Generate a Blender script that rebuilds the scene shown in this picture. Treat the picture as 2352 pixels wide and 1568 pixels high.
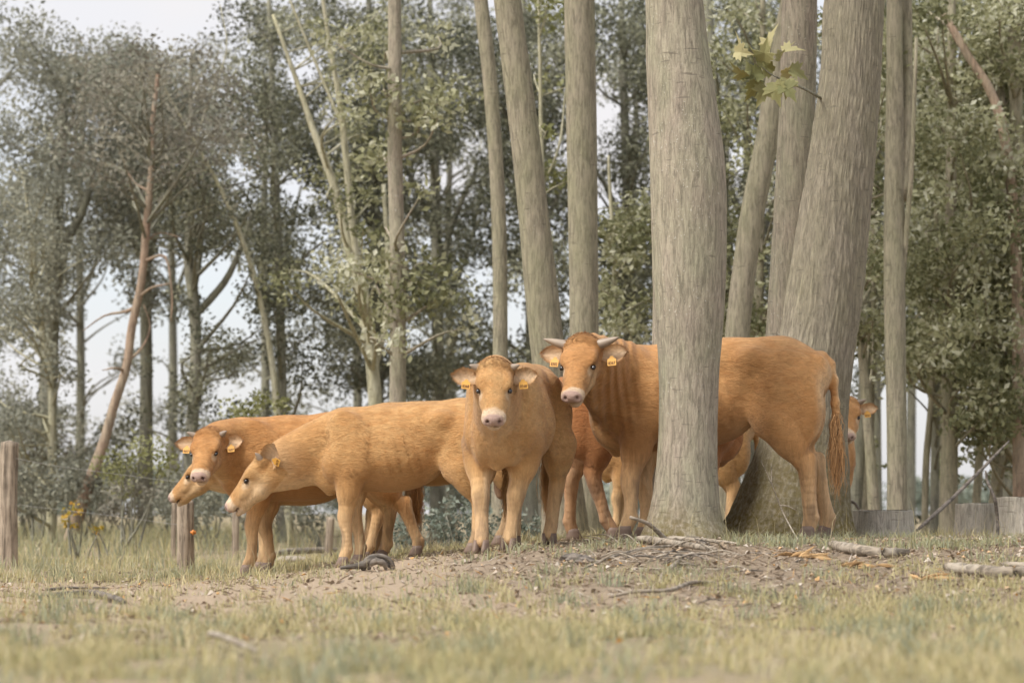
import bpy, math, random
import numpy as np
from mathutils import Vector, Matrix, Euler

# ------------------------------------------------------------------ camera, sky, sun, exposure
scene = bpy.context.scene
for o in list(bpy.data.objects):
    bpy.data.objects.remove(o, do_unlink=True)
COL = scene.collection
CAM_Z = 0.46
LENS = 85.0
FPX = 2352.0 * LENS / 36.0          # focal length in picture units (picture 2352 wide)
PITCH = math.atan((1180.0 - 784.0) / FPX)
cam_d = bpy.data.cameras.new('camera')
cam_d.lens = LENS
cam_d.sensor_width = 36.0
cam_d.clip_end = 6000.0
cam_d.dof.use_dof = True
cam_d.dof.focus_distance = 16.2
cam_d.dof.aperture_fstop = 2.4
cam = bpy.data.objects.new('camera', cam_d)
cam.location = (0, 0, CAM_Z)
cam.rotation_euler = (math.pi / 2 + PITCH, 0, 0)
COL.objects.link(cam)
scene.camera = cam

SUN_EL, SUN_AZ = math.radians(52), math.radians(-128)   # azimuth measured from +Y towards +X
world = bpy.data.worlds.new('World')
scene.world = world
world.use_nodes = True
wn, wl = world.node_tree.nodes, world.node_tree.links
wn.clear()
sky = wn.new('ShaderNodeTexSky')
sky.sky_type = 'NISHITA'
sky.sun_disc = False
sky.sun_elevation = SUN_EL
sky.sun_rotation = SUN_AZ
sky.air_density = 1.0
sky.dust_density = 3.0
geo = wn.new('ShaderNodeTexCoord')
mp = wn.new('ShaderNodeMapping')
mp.inputs['Scale'].default_value = (1.0, 1.0, 3.0)
nz = wn.new('ShaderNodeTexNoise')
nz.inputs['Scale'].default_value = 3.2
nz.inputs['Detail'].default_value = 5.0
nz.inputs['Roughness'].default_value = 0.5
cr = wn.new('ShaderNodeValToRGB')
cr.color_ramp.elements[0].position = 0.32
cr.color_ramp.elements[0].color = (0.62, 0.62, 0.62, 1)
cr.color_ramp.elements[1].position = 0.66
cr.color_ramp.elements[1].color = (1, 1, 1, 1)
mx = wn.new('ShaderNodeMix')
mx.data_type = 'RGBA'
mx.inputs[7].default_value = (3.22, 3.16, 3.22, 1)
bg = wn.new('ShaderNodeBackground')
bg.inputs['Strength'].default_value = 0.1
wo = wn.new('ShaderNodeOutputWorld')
wl.new(geo.outputs['Generated'], mp.inputs['Vector'])
wl.new(mp.outputs['Vector'], nz.inputs['Vector'])
wl.new(nz.outputs['Fac'], cr.inputs['Fac'])
wl.new(cr.outputs['Color'], mx.inputs['Factor'])
wl.new(sky.outputs['Color'], mx.inputs[6])
wl.new(mx.outputs[2], bg.inputs['Color'])
wl.new(bg.outputs['Background'], wo.inputs['Surface'])

sun_d = bpy.data.lights.new('sun', 'SUN')
sun_d.energy = 1.5
sun_d.angle = math.radians(22)
sun_d.color = (1.0, 0.96, 0.9)
sun = bpy.data.objects.new('sun', sun_d)
sv = Vector((math.sin(SUN_AZ) * math.cos(SUN_EL), math.cos(SUN_AZ) * math.cos(SUN_EL), math.sin(SUN_EL)))
sun.rotation_euler = (-sv).to_track_quat('-Z', 'Y').to_euler()
sun.location = (-6, -8, 14)
COL.objects.link(sun)

scene.view_settings.view_transform = 'Standard'
scene.view_settings.look = 'None'
scene.view_settings.exposure = 1.50
scene.view_settings.gamma = 1.0
scene.view_settings.use_curve_mapping = False
scene.render.engine = 'CYCLES'
scene.cycles.use_denoising = True
scene.cycles.use_adaptive_sampling = True
scene.cycles.adaptive_threshold = 0.02
scene.cycles.max_bounces = 5
scene.cycles.diffuse_bounces = 3
scene.cycles.transparent_max_bounces = 6

# ------------------------------------------------------------------ helpers
RNG = np.random.default_rng(7)
random.seed(7)


def P(u, v, d):
    """point seen at picture position (u, v) of the 2352 x 1568 view, d metres in front of the camera"""
    a, b = (u - 1176.0) / FPX, (784.0 - v) / FPX
    y = math.cos(PITCH) - b * math.sin(PITCH)
    z = math.sin(PITCH) + b * math.cos(PITCH)
    k = d / y
    return np.array([a * k, d, CAM_Z + z * k])


def sm(a, b, t):
    t = np.clip((np.asarray(t, float) - a) / (b - a), 0, 1)
    return t * t * (3 - 2 * t)


def _h(ix, iy, iz, seed):
    n = (ix.astype(np.int64) * 374761393 + iy.astype(np.int64) * 668265263 + iz.astype(np.int64) * 2147483647 + seed * 1274126177) & 0xFFFFFFFF
    n = ((n ^ (n >> 13)) * 1274126177) & 0xFFFFFFFF
    n = ((n ^ (n >> 16)) * 2246822519) & 0xFFFFFFFF
    return ((n ^ (n >> 15)) & 0xFFFFFF) / float(0xFFFFFF)


def vnoise(p, seed=0):
    p = np.asarray(p, float)
    i = np.floor(p).astype(np.int64)
    f = p - i
    f = f * f * (3 - 2 * f)
    r = 0
    for dx in (0, 1):
        for dy in (0, 1):
            for dz in (0, 1):
                w = (f[..., 0] if dx else 1 - f[..., 0]) * (f[..., 1] if dy else 1 - f[..., 1]) * (f[..., 2] if dz else 1 - f[..., 2])
                r = r + w * _h(i[..., 0] + dx, i[..., 1] + dy, i[..., 2] + dz, seed)
    return r


def fbm(p, oct=3, seed=0):
    r, a, s = 0, 0.5, 0
    p = np.asarray(p, float)
    for k in range(oct):
        r = r + a * vnoise(p * 2 ** k, seed + k)
        s += a
        a *= 0.5
    return r / s


def n2(x, y, seed=0, oct=3):
    return fbm(np.stack([x, y, np.full_like(x, 0.37)], -1), oct, seed)


def ground(x, y):
    x, y = np.broadcast_arrays(np.asarray(x, float), np.asarray(y, float))
    lat = 0.28 * sm(-2.6, 1.0, x)
    front = sm(9.8, 15.6, y)
    right = sm(-2.5, 0.5, x)
    back = 1 - sm(18.8, 27, y) * (1.0 + 0.9 * right)
    z = lat * front * back
    z = z + 0.10 * sm(21, 42, y) * (1 - right)
    z = z + 0.035 * (n2(x * 1.1, y * 1.1, 3) - 0.5) * sm(3, 7, y) + 0.02 * (n2(x * 4.5, y * 4.5, 5, 2) - 0.5)
    return z


def gz(x, y):
    return float(ground(np.array([x]), np.array([y]))[0])


def new_mesh(name, verts, faces, attrs=None, smooth=True, normals=None):
    """verts (N,3); faces: array (M,3|4) or list of such arrays"""
    me = bpy.data.meshes.new(name)
    verts = np.ascontiguousarray(verts, dtype=np.float32)
    if not isinstance(faces, list):
        faces = [faces]
    faces = [np.asarray(f, dtype=np.int32) for f in faces if len(f)]
    lt = np.concatenate([np.full(len(f), f.shape[1], dtype=np.int32) for f in faces])
    lv = np.concatenate([f.ravel() for f in faces]).astype(np.int32)
    ls = np.concatenate([[0], np.cumsum(lt)[:-1]]).astype(np.int32)
    me.vertices.add(len(verts))
    me.vertices.foreach_set('co', verts.ravel())
    me.loops.add(len(lv))
    me.loops.foreach_set('vertex_index', lv)
    me.polygons.add(len(lt))
    me.polygons.foreach_set('loop_start', ls)
    me.polygons.foreach_set('loop_total', lt)
    me.update(calc_edges=True)
    me.polygons.foreach_set('use_smooth', np.full(len(lt), smooth, dtype=bool))
    for k, a in (attrs or {}).items():
        at = me.attributes.new(k, 'FLOAT', 'POINT')
        at.data.foreach_set('value', np.ascontiguousarray(a, dtype=np.float32))
    if normals is not None:
        me.normals_split_custom_set_from_vertices(np.asarray(normals, dtype=np.float32).tolist())
    me.update()
    return me


def link(name, me, mat=None, parent=None, loc=None):
    o = bpy.data.objects.new(name, me)
    if mat is not None and me is not None and not me.materials:
        me.materials.append(mat)
    COL.objects.link(o)
    if parent is not None:
        o.parent = parent
    if loc is not None:
        o.location = loc
    return o


def tag(o, label=None, cat=None, group=None, kind=None):
    if label:
        o['label'] = label
    if cat:
        o['category'] = cat
    if group:
        o['group'] = group
    if kind:
        o['kind'] = kind
    return o


def empty(name, loc, label=None, cat=None, group=None):
    o = bpy.data.objects.new(name, None)
    o.location = loc
    o.empty_display_size = 0.2
    COL.objects.link(o)
    return tag(o, label, cat, group)


def unit(v):
    v = np.asarray(v, float)
    return v / (np.linalg.norm(v, axis=-1, keepdims=True) + 1e-12)


def tube(pts, radii, nseg=10, caps=True, disp=None):
    """swept tube; disp(points(N,3), ring index, angle) -> radial factor"""
    pts = np.asarray(pts, float)
    radii = np.asarray(radii, float)
    n = len(pts)
    t = np.gradient(pts, axis=0)
    t = unit(t)
    ref = np.array([1.0, 0, 0]) if abs(t[0][0]) < 0.8 else np.array([0, 1.0, 0])
    U = unit(np.cross(np.cross(t, ref), t))
    W = np.cross(t, U)
    ang = np.linspace(0, 2 * np.pi, nseg, endpoint=False)
    V = pts[:, None, :] + radii[:, None, None] * (np.cos(ang)[None, :, None] * U[:, None, :] + np.sin(ang)[None, :, None] * W[:, None, :])
    if disp is not None:
        f = disp(V, np.arange(n)[:, None], ang[None, :])
        V = pts[:, None, :] + (V - pts[:, None, :]) * f[..., None]
    V = V.reshape(-1, 3)
    i = np.arange(n - 1)[:, None] * nseg
    j = np.arange(nseg)[None, :]
    j2 = (j + 1) % nseg
    q = np.stack([i + j, i + j2, i + nseg + j2, i + nseg + j], -1).reshape(-1, 4)
    fs = [q]
    if caps:
        V = np.vstack([V, pts[0], pts[-1]])
        a, b = n * nseg, n * nseg + 1
        jj = np.arange(nseg)
        fs.append(np.stack([np.full(nseg, a), (jj + 1) % nseg, jj], -1))
        o = (n - 1) * nseg
        fs.append(np.stack([np.full(nseg, b), o + jj, o + (jj + 1) % nseg], -1))
    return V, fs


def join(parts):
    """parts: list of (verts, [faces]); returns verts, faces list grouped by size"""
    vs, f3, f4, k = [], [], [], 0
    for v, fs in parts:
        for f in (fs if isinstance(fs, list) else [fs]):
            f = np.asarray(f)
            if len(f):
                (f3 if f.shape[1] == 3 else f4).append(f + k)
        vs.append(v)
        k += len(v)
    out = []
    if f4:
        out.append(np.vstack(f4))
    if f3:
        out.append(np.vstack(f3))
    return np.vstack(vs), out


def smooth_path(pts, n):
    """Catmull-Rom through pts (K,m) sampled n times"""
    p = np.asarray(pts, float)
    if len(p) == 2:
        t = np.linspace(0, 1, n)[:, None]
        return p[0] * (1 - t) + p[1] * t
    q = np.vstack([2 * p[0] - p[1], p, 2 * p[-1] - p[-2]])
    tt = np.linspace(0, len(p) - 1 - 1e-9, n)
    i = np.floor(tt).astype(int)
    f = (tt - i)[:, None]
    a, b, c, d = q[i], q[i + 1], q[i + 2], q[i + 3]
    return 0.5 * ((2 * b) + (-a + c) * f + (2 * a - 5 * b + 4 * c - d) * f ** 2 + (-a + 3 * b - 3 * c + d) * f ** 3)


# ------------------------------------------------------------------ materials
class NT:
    def __init__(self, name, rough=0.8, spec=0.3):
        self.m = bpy.data.materials.new(name)
        self.m.use_nodes = True
        self.t = self.m.node_tree
        self.n, self.l = self.t.nodes, self.t.links
        self.n.clear()
        self.out = self.n.new('ShaderNodeOutputMaterial')
        self.b = self.n.new('ShaderNodeBsdfPrincipled')
        self.b.inputs['Roughness'].default_value = rough
        self.b.inputs['Specular IOR Level'].default_value = spec
        self.l.new(self.b.outputs['BSDF'], self.out.inputs['Surface'])

    def node(self, t, **kw):
        n = self.n.new(t)
        for k, v in kw.items():
            setattr(n, k, v)
        return n

    def link(self, a, b):
        self.l.new(a, b)

    def attr(self, name):
        return self.node('ShaderNodeAttribute', attribute_name=name).outputs['Fac']

    def coord(self, scale=(1, 1, 1), rot=(0, 0, 0), which='Object'):
        c = self.node('ShaderNodeTexCoord')
        m = self.node('ShaderNodeMapping')
        m.inputs['Scale'].default_value = scale
        m.inputs['Rotation'].default_value = rot
        self.link(c.outputs[which], m.inputs['Vector'])
        return m.outputs['Vector']

    def noise(self, vec, scale=5, detail=4, rough=0.55, dist=0.0):
        n = self.node('ShaderNodeTexNoise')
        n.inputs['Scale'].default_value = scale
        n.inputs['Detail'].default_value = detail
        n.inputs['Roughness'].default_value = rough
        n.inputs['Distortion'].default_value = dist
        self.link(vec, n.inputs['Vector'])
        return n.outputs['Fac']

    def ramp(self, fac, stops):
        r = self.node('ShaderNodeValToRGB')
        e = r.color_ramp.elements
        while len(e) < len(stops):
            e.new(0.5)
        for k, (p, c) in enumerate(stops):
            e[k].position = p
            e[k].color = (*c, 1) if len(c) == 3 else c
        self.link(fac, r.inputs['Fac'])
        return r.outputs['Color']

    def mix(self, fac, a, b, mode='MIX'):
        m = self.node('ShaderNodeMix', data_type='RGBA', blend_type=mode)
        for s, x in ((0, fac), (6, a), (7, b)):
            if isinstance(x, (int, float)):
                m.inputs[s].default_value = x
            elif isinstance(x, (tuple, list)):
                m.inputs[s].default_value = (*x, 1) if len(x) == 3 else x
            else:
                self.link(x, m.inputs[s])
        return m.outputs[2]

    def math(self, op, a, b=None, c=None):
        m = self.node('ShaderNodeMath', operation=op)
        for s, x in ((0, a), (1, b), (2, c)):
            if x is None:
                continue
            if isinstance(x, (int, float)):
                m.inputs[s].default_value = x
            else:
                self.link(x, m.inputs[s])
        return m.outputs[0]

    def scale(self, col, k):
        """multiply a colour by a float socket"""
        v = self.node('ShaderNodeVectorMath', operation='SCALE')
        if isinstance(col, (tuple, list)):
            v.inputs[0].default_value = col[:3]
        else:
            self.link(col, v.inputs[0])
        if isinstance(k, (int, float)):
            v.inputs['Scale'].default_value = k
        else:
            self.link(k, v.inputs['Scale'])
        return v.outputs['Vector']

    def color(self, c):
        if isinstance(c, (tuple, list)):
            self.b.inputs['Base Color'].default_value = (*c, 1)
        else:
            self.link(c, self.b.inputs['Base Color'])

    def bump(self, h, strength=0.4, dist=0.02):
        b = self.node('ShaderNodeBump')
        b.inputs['Strength'].default_value = strength
        b.inputs['Distance'].default_value = dist
        self.link(h, b.inputs['Height'])
        self.link(b.outputs['Normal'], self.b.inputs['Normal'])


def leaf_material(name, stops, trans=0.35, rough=0.6):
    m = NT(name, rough, 0.25)
    r = m.attr('rnd')
    col = m.ramp(r, stops)
    m.color(col)
    t = m.node('ShaderNodeBsdfTranslucent')
    m.link(col, t.inputs['Color'])
    mixs = m.node('ShaderNodeMixShader')
    mixs.inputs[0].default_value = trans
    m.link(m.b.outputs['BSDF'], mixs.inputs[1])
    m.link(t.outputs['BSDF'], mixs.inputs[2])
    m.link(mixs.outputs[0], m.out.inputs['Surface'])
    return m.m


def bark_material(name, ca, cb, cc=None, streak=40.0, bump=0.5, lichen=0.25, moss=0.0):
    """ca/cb: two bark tones, cc: lichen tone"""
    m = NT(name, 0.9, 0.15)
    v = m.coord((1, 1, 0.15))
    f = m.noise(v, streak, 6, 0.72, 0.6)
    f2 = m.noise(m.coord((1, 1, 0.35)), 5.0, 4, 0.6)
    col = m.mix(m.ramp(f, [(0.38, (0, 0, 0)), (0.58, (1, 1, 1))]), tuple(x * 0.52 for x in ca), tuple(x * 1.08 for x in ca))
    col = m.mix(m.ramp(f2, [(0.35, (0, 0, 0)), (0.68, (1, 1, 1))]), col, m.mix(m.ramp(f, [(0.36, (0, 0, 0)), (0.6, (1, 1, 1))]), tuple(x * 0.6 for x in cb), tuple(x * 1.1 for x in cb)))
    sp = m.noise(m.coord((1, 1, 0.8)), 70.0, 2, 0.5)
    spm = m.ramp(sp, [(0.66, (0, 0, 0)), (0.70, (1, 1, 1))])
    sp2 = m.noise(m.coord(), 2.2, 2, 0.5)
    spm = m.mix(m.ramp(sp2, [(0.45, (0, 0, 0)), (0.6, (1, 1, 1))]), (0, 0, 0), spm)
    col = m.mix(m.math('MULTIPLY', spm, lichen), col, cc or (0.6, 0.6, 0.52))
    # dark horizontal scars
    sc = m.noise(m.coord((1.1, 1.1, 7.0)), 7.0, 2, 0.5)
    scm = m.ramp(sc, [(0.67, (0, 0, 0)), (0.72, (1, 1, 1))])
    col = m.mix(m.math('MULTIPLY', scm, 0.6), col, tuple(x * 0.35 for x in ca))
    col = m.mix(m.math('MULTIPLY', m.attr('furrow'), 0.55), col, tuple(x * 0.33 for x in ca))
    if moss > 0:
        col = m.mix(m.math('MULTIPLY', m.attr('moss'), m.ramp(m.noise(m.coord(), 28.0, 5, 0.7), [(0.3, (0.1, 0.1, 0.1)), (0.6, (1, 1, 1))])), col,
                    m.mix(m.noise(m.coord(), 9, 3), (0.07, 0.055, 0.02), (0.17, 0.13, 0.035)))
    m.color(col)
    m.bump(m.math('ADD', f, m.math('MULTIPLY', sp, 0.3)), bump, 0.02)
    return m.m


def wood_material(name, ca, cb, streak=30.0, axis=0, bump=0.5):
    m = NT(name, 0.85, 0.15)
    s = [1, 1, 1]
    s[axis] = 0.08
    f = m.noise(m.coord(tuple(s)), streak, 5, 0.65, 0.5)
    f2 = m.noise(m.coord(), 6.0, 3, 0.6)
    col = m.mix(m.ramp(f, [(0.40, (0, 0, 0)), (0.57, (1, 1, 1))]), tuple(x * 0.38 for x in ca), ca)
    col = m.mix(m.ramp(f2, [(0.42, (0, 0, 0)), (0.65, (0.8, 0.8, 0.8))]), col, m.mix(m.ramp(f, [(0.38, (0, 0, 0)), (0.55, (1, 1, 1))]), tuple(x * 0.5 for x in cb), cb))
    m.color(col)
    m.bump(f, bump, 0.01)
    return m.m

# ------------------------------------------------------------------ cattle: one continuous body surface from a blended distance field
def rot_y(a):
    c, s = math.cos(a), math.sin(a)
    return np.array([[c, 0, s], [0, 1, 0], [-s, 0, c]])


class Field:
    def __init__(self):
        self.p = []

    def ell(self, c, r, k=0.05, R=None, op='u'):
        c, r = np.asarray(c, float), np.asarray(r, float)
        R = np.eye(3) if R is None else R
        m = float(max(r))
        self.p.append(('e', c, r, R, k, op, c - m, c + m))

    def cone(self, a, b, ra, rb, k=0.04, op='u'):
        a, b = np.asarray(a, float), np.asarray(b, float)
        lo = np.minimum(a - ra, b - rb)
        hi = np.maximum(a + ra, b + rb)
        self.p.append(('c', a, b, (ra, rb), k, op, lo, hi))

    def chain(self, pts, rs, k=0.04):
        for i in range(len(pts) - 1):
            self.cone(pts[i], pts[i + 1], rs[i], rs[i + 1], k)

    @staticmethod
    def d(pr, q):
        if pr[0] == 'e':
            l = (q - pr[1]) @ pr[3]
            k0 = np.sqrt(((l / pr[2]) ** 2).sum(-1))
            k1 = np.sqrt(((l / pr[2] ** 2) ** 2).sum(-1)) + 1e-9
            return k0 * (k0 - 1.0) / k1
        a, b, (ra, rb) = pr[1], pr[2], pr[3]
        ab = b - a
        t = np.clip(((q - a) @ ab) / (ab @ ab + 1e-9), 0, 1)
        return np.sqrt(((q - a - t[..., None] * ab) ** 2).sum(-1)) - (ra + (rb - ra) * t)

    @staticmethod
    def comb(f, d, k, op):
        if op == 'u':
            h = np.maximum(k - np.abs(f - d), 0) / k
            return np.minimum(f, d) - h * h * k * 0.25
        h = np.maximum(k - np.abs(f + d), 0) / k
        return np.maximum(f, -d) + h * h * k * 0.25

    def cand(self, V):
        self.ci = []
        for pr in self.p:
            mg = 0.075 + pr[-4]
            self.ci.append(np.flatnonzero(np.all((V > pr[-2] - mg) & (V < pr[-1] + mg), axis=1)))

    def eval(self, q):
        f = np.full(len(q), 0.5)
        for pr, ix in zip(self.p, self.ci):
            if len(ix):
                f[ix] = self.comb(f[ix], self.d(pr, q[ix]), pr[-4], pr[-3])
        return f

    def mesh(self, h=0.011, disp=None, live=False):
        lo = np.min([p[-2] for p in self.p if p[-3] == 'u'], axis=0) - 3 * h
        hi = np.max([p[-1] for p in self.p if p[-3] == 'u'], axis=0) + 3 * h
        n = np.ceil((hi - lo) / h).astype(int) + 1
        F = np.full(n, 0.5, dtype=np.float32)
        ax = [lo[i] + h * np.arange(n[i]) for i in range(3)]
        for pr in self.p:
            mg = 0.05 + pr[-4]
            a = np.clip(np.floor((pr[-2] - mg - lo) / h).astype(int), 0, n - 1)
            b = np.clip(np.ceil((pr[-1] + mg - lo) / h).astype(int) + 1, 1, n)
            g = np.stack(np.meshgrid(*[ax[i][a[i]:b[i]] for i in range(3)], indexing='ij'), -1)
            s = tuple(slice(a[i], b[i]) for i in range(3))
            F[s] = self.comb(F[s], self.d(pr, g), pr[-4], pr[-3])
        V, Q = surface_nets(F)
        V = V * h + lo
        self.cand(V)
        if live:
            full = lambda q: self.eval(q) - disp(q)
        else:
            off = disp(V)
            full = lambda q: self.eval(q) - off
        for it in range(2):
            f, g = self.grad(V, full)
            V = V - np.clip(f, -0.02, 0.02)[:, None] * g
        f, g = self.grad(V, full)
        return V, Q, g

    @staticmethod
    def grad(V, fn, e=0.002):
        K = np.array([[1, -1, -1], [-1, -1, 1], [-1, 1, -1], [1, 1, 1]], float)
        g = 0
        fs = 0
        for kk in K:
            f = fn(V + e * kk)
            g = g + f[:, None] * kk
            fs = fs + f
        return fs / 4, unit(g)


def surface_nets(F):
    n = F.shape
    s = F < 0
    c = [(i, j, k) for i in (0, 1) for j in (0, 1) for k in (0, 1)]
    sub = lambda A, o: A[o[0]:n[0] - 1 + o[0], o[1]:n[1] - 1 + o[1], o[2]:n[2] - 1 + o[2]]
    cnt = sum(sub(s, o).astype(np.int8) for o in c)
    act = (cnt > 0) & (cnt < 8)
    idx = np.argwhere(act)
    ident = np.full(act.shape, -1, dtype=np.int64)
    ident[act] = np.arange(len(idx))
    acc = np.zeros((len(idx), 3))
    w = np.zeros(len(idx))
    vals = {o: F[idx[:, 0] + o[0], idx[:, 1] + o[1], idx[:, 2] + o[2]] for o in c}
    for a in c:
        for ax in range(3):
            if a[ax] == 0:
                b = tuple(1 if i == ax else a[i] for i in range(3))
                fa, fb = vals[a], vals[b]
                m = (fa < 0) != (fb < 0)
                t = np.where(m, fa / np.where(m, fa - fb, 1), 0)
                p = np.zeros((len(idx), 3))
                for i in range(3):
                    p[:, i] = a[i]
                p[:, ax] = t
                acc += p * m[:, None]
                w += m
    V = idx + acc / np.maximum(w, 1)[:, None]
    Q = []
    for ax in range(3):
        o1, o2 = [(1, 2), (2, 0), (0, 1)][ax]
        sl = [slice(1, n[i] - 1) for i in range(3)]
        sa = list(sl)
        sb = list(sl)
        sa[ax] = slice(0, n[ax] - 1)
        sb[ax] = slice(1, n[ax])
        A, B = s[tuple(sa)], s[tuple(sb)]
        for flip in (False, True):
            e = np.argwhere((A & ~B) if not flip else (~A & B))
            if not len(e):
                continue
            off = np.ones(3, int)
            off[ax] = 0
            e = e + off
            d1, d2 = np.zeros(3, int), np.zeros(3, int)
            d1[o1], d2[o2] = 1, 1
            g = lambda q: ident[q[:, 0], q[:, 1], q[:, 2]]
            quad = np.stack([g(e), g(e - d1), g(e - d1 - d2), g(e - d2)], -1)
            if flip:
                quad = quad[:, ::-1]
            Q.append(quad)
    return V, np.vstack(Q)


def head_axes(yaw, pitch, roll=0.0):
    """columns: forward (nose), left, up (forehead normal); angles in degrees, pitch = nose down"""
    y, p, r = map(math.radians, (yaw, pitch, roll))
    f = np.array([math.cos(y) * math.cos(p), math.sin(y) * math.cos(p), -math.sin(p)])
    l = np.array([-math.sin(y), math.cos(y), 0])
    u = np.cross(f, l)
    l2 = l * math.cos(r) + u * math.sin(r)
    u2 = np.cross(f, l2)
    return np.stack([f, l2, u2], 1)


def ear_mesh(M, hs, side, spec, esc=1.0, droop=0.0):
    """cupped two-sided ear; returns verts, faces, normals, mask of inner surface, tag frame"""
    na, nb = 12, 9
    a = np.linspace(0, 1, na)[:, None] * np.ones((1, nb))
    b = np.ones((na, 1)) * np.linspace(-1, 1, nb)[None, :]
    L, Wd = 0.172 * esc, 0.056 * esc
    w = Wd * np.sin(np.pi * np.clip(a * 0.62 + 0.13, 0, 1) ** 0.95) ** 0.8
    w = np.where(a > 0.6, w * np.clip(1 - ((np.maximum(a, 0.6) - 0.6) / 0.405) ** 2, 0, 1) ** 0.6, w)
    w = np.maximum(w, 0.004)
    cup = -0.028 * (1 - b ** 2) * (0.35 + 0.65 * np.sin(np.pi * np.clip(a, 0.02, 0.95)))
    X = a * L
    Y = b * w + droop * a * a * L
    Z = cup + 0.02 * a ** 2
    out_d = unit(np.array([spec[0], side * spec[1], spec[2]]))      # along the ear
    nrm = np.array([spec[3], side * spec[4], spec[5]])              # opening direction
    nrm = unit(nrm - (nrm @ out_d) * out_d)
    acr = np.cross(nrm, out_d) * (1 if side > 0 else -1)
    base = np.array([0.047, side * 0.088, -0.088])
    top = base + X[..., None] * out_d + Y[..., None] * acr + Z[..., None] * nrm
    th = (0.010 * (1 - 0.5 * a) * np.sqrt(np.clip(1 - b ** 2, 0, 1)) + 0.001)
    bot = top - th[..., None] * nrm
    V = np.vstack([top.reshape(-1, 3), bot.reshape(-1, 3)])
    i, j = np.meshgrid(np.arange(na - 1), np.arange(nb - 1), indexing='ij')
    q = np.stack([i * nb + j, i * nb + j + 1, (i + 1) * nb + j + 1, (i + 1) * nb + j], -1).reshape(-1, 4)
    o = na * nb
    rim = []
    for k in range(na - 1):
        rim.append([k * nb, (k + 1) * nb, o + (k + 1) * nb, o + k * nb])
        rim.append([k * nb + nb - 1, o + k * nb + nb - 1, o + (k + 1) * nb + nb - 1, (k + 1) * nb + nb - 1])
    for k in range(nb - 1):
        rim.append([(na - 1) * nb + k, (na - 1) * nb + k + 1, o + (na - 1) * nb + k + 1, o + (na - 1) * nb + k])
    Fq = np.vstack([q[:, ::-1], q + o, np.array(rim)])
    inner = np.concatenate([np.ones(o), np.zeros(o)]) * np.concatenate([np.clip(1.1 - np.abs(b.ravel()), 0, 1), np.zeros(o)])
    tip = base + 0.47 * L * out_d - 0.62 * Wd * acr * 1.0 + 0.016 * nrm
    W2 = lambda p: M[0] + hs * (p @ M[1].T)
    # which way is down for the tag: towards -acr
    fr = (W2(tip), M[1] @ out_d * side, M[1] @ acr, M[1] @ nrm)
    Vw = W2(V)
    # face normals -> vertex normals
    fn = np.zeros_like(Vw)
    a0, a1, a2 = Vw[Fq[:, 0]], Vw[Fq[:, 1]], Vw[Fq[:, 2]]
    nn = np.cross(a1 - a0, Vw[Fq[:, 3]] - a0)
    if (nn[:len(q)].sum(0) @ (M[1] @ nrm)) < 0:
        Fq = Fq[:, ::-1]
        nn = -nn
    for kk in range(4):
        np.add.at(fn, Fq[:, kk], nn)
    return Vw, Fq, unit(fn), inner, fr


_text_cache = {}


def text_mesh(s):
    if s not in _text_cache:
        c = bpy.data.curves.new('lettering', 'FONT')
        c.body = s
        c.align_x = 'CENTER'
        c.align_y = 'CENTER'
        c.size = 1.0
        c.resolution_u = 3
        c.offset = 0.02
        o = bpy.data.objects.new('lettering', c)
        COL.objects.link(o)
        bpy.context.view_layer.update()
        me = bpy.data.meshes.new_from_object(o.evaluated_get(bpy.context.evaluated_depsgraph_get()))
        bpy.data.objects.remove(o, do_unlink=True)
        _text_cache[s] = me
    return _text_cache[s].copy()


M_EYE = NT('eye_dark', 0.12, 0.6)
M_EYE.color((0.012, 0.008, 0.006))
M_EYE = M_EYE.m
_h_ = NT('horn_keratin', 0.45, 0.4)
_h_.color(_h_.mix(_h_.ramp(_h_.noise(_h_.coord(), 9, 3), [(0.35, (0, 0, 0)), (0.7, (1, 1, 1))]), (0.24, 0.185, 0.14), (0.37, 0.295, 0.22)))
M_HORN = _h_.m
_h_ = NT('hoof_keratin', 0.55, 0.3)
_h_.color(_h_.mix(_h_.noise(_h_.coord(), 14, 3), (0.13, 0.095, 0.075), (0.27, 0.19, 0.145)))
M_HOOF = _h_.m
_h_ = NT('tag_plastic', 0.5, 0.4)
_h_.color((0.66, 0.35, 0.07))
M_TAG = _h_.m
_h_ = NT('tag_print', 0.6, 0.2)
_h_.color((0.10, 0.04, 0.02))
M_PRINT = _h_.m


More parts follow.
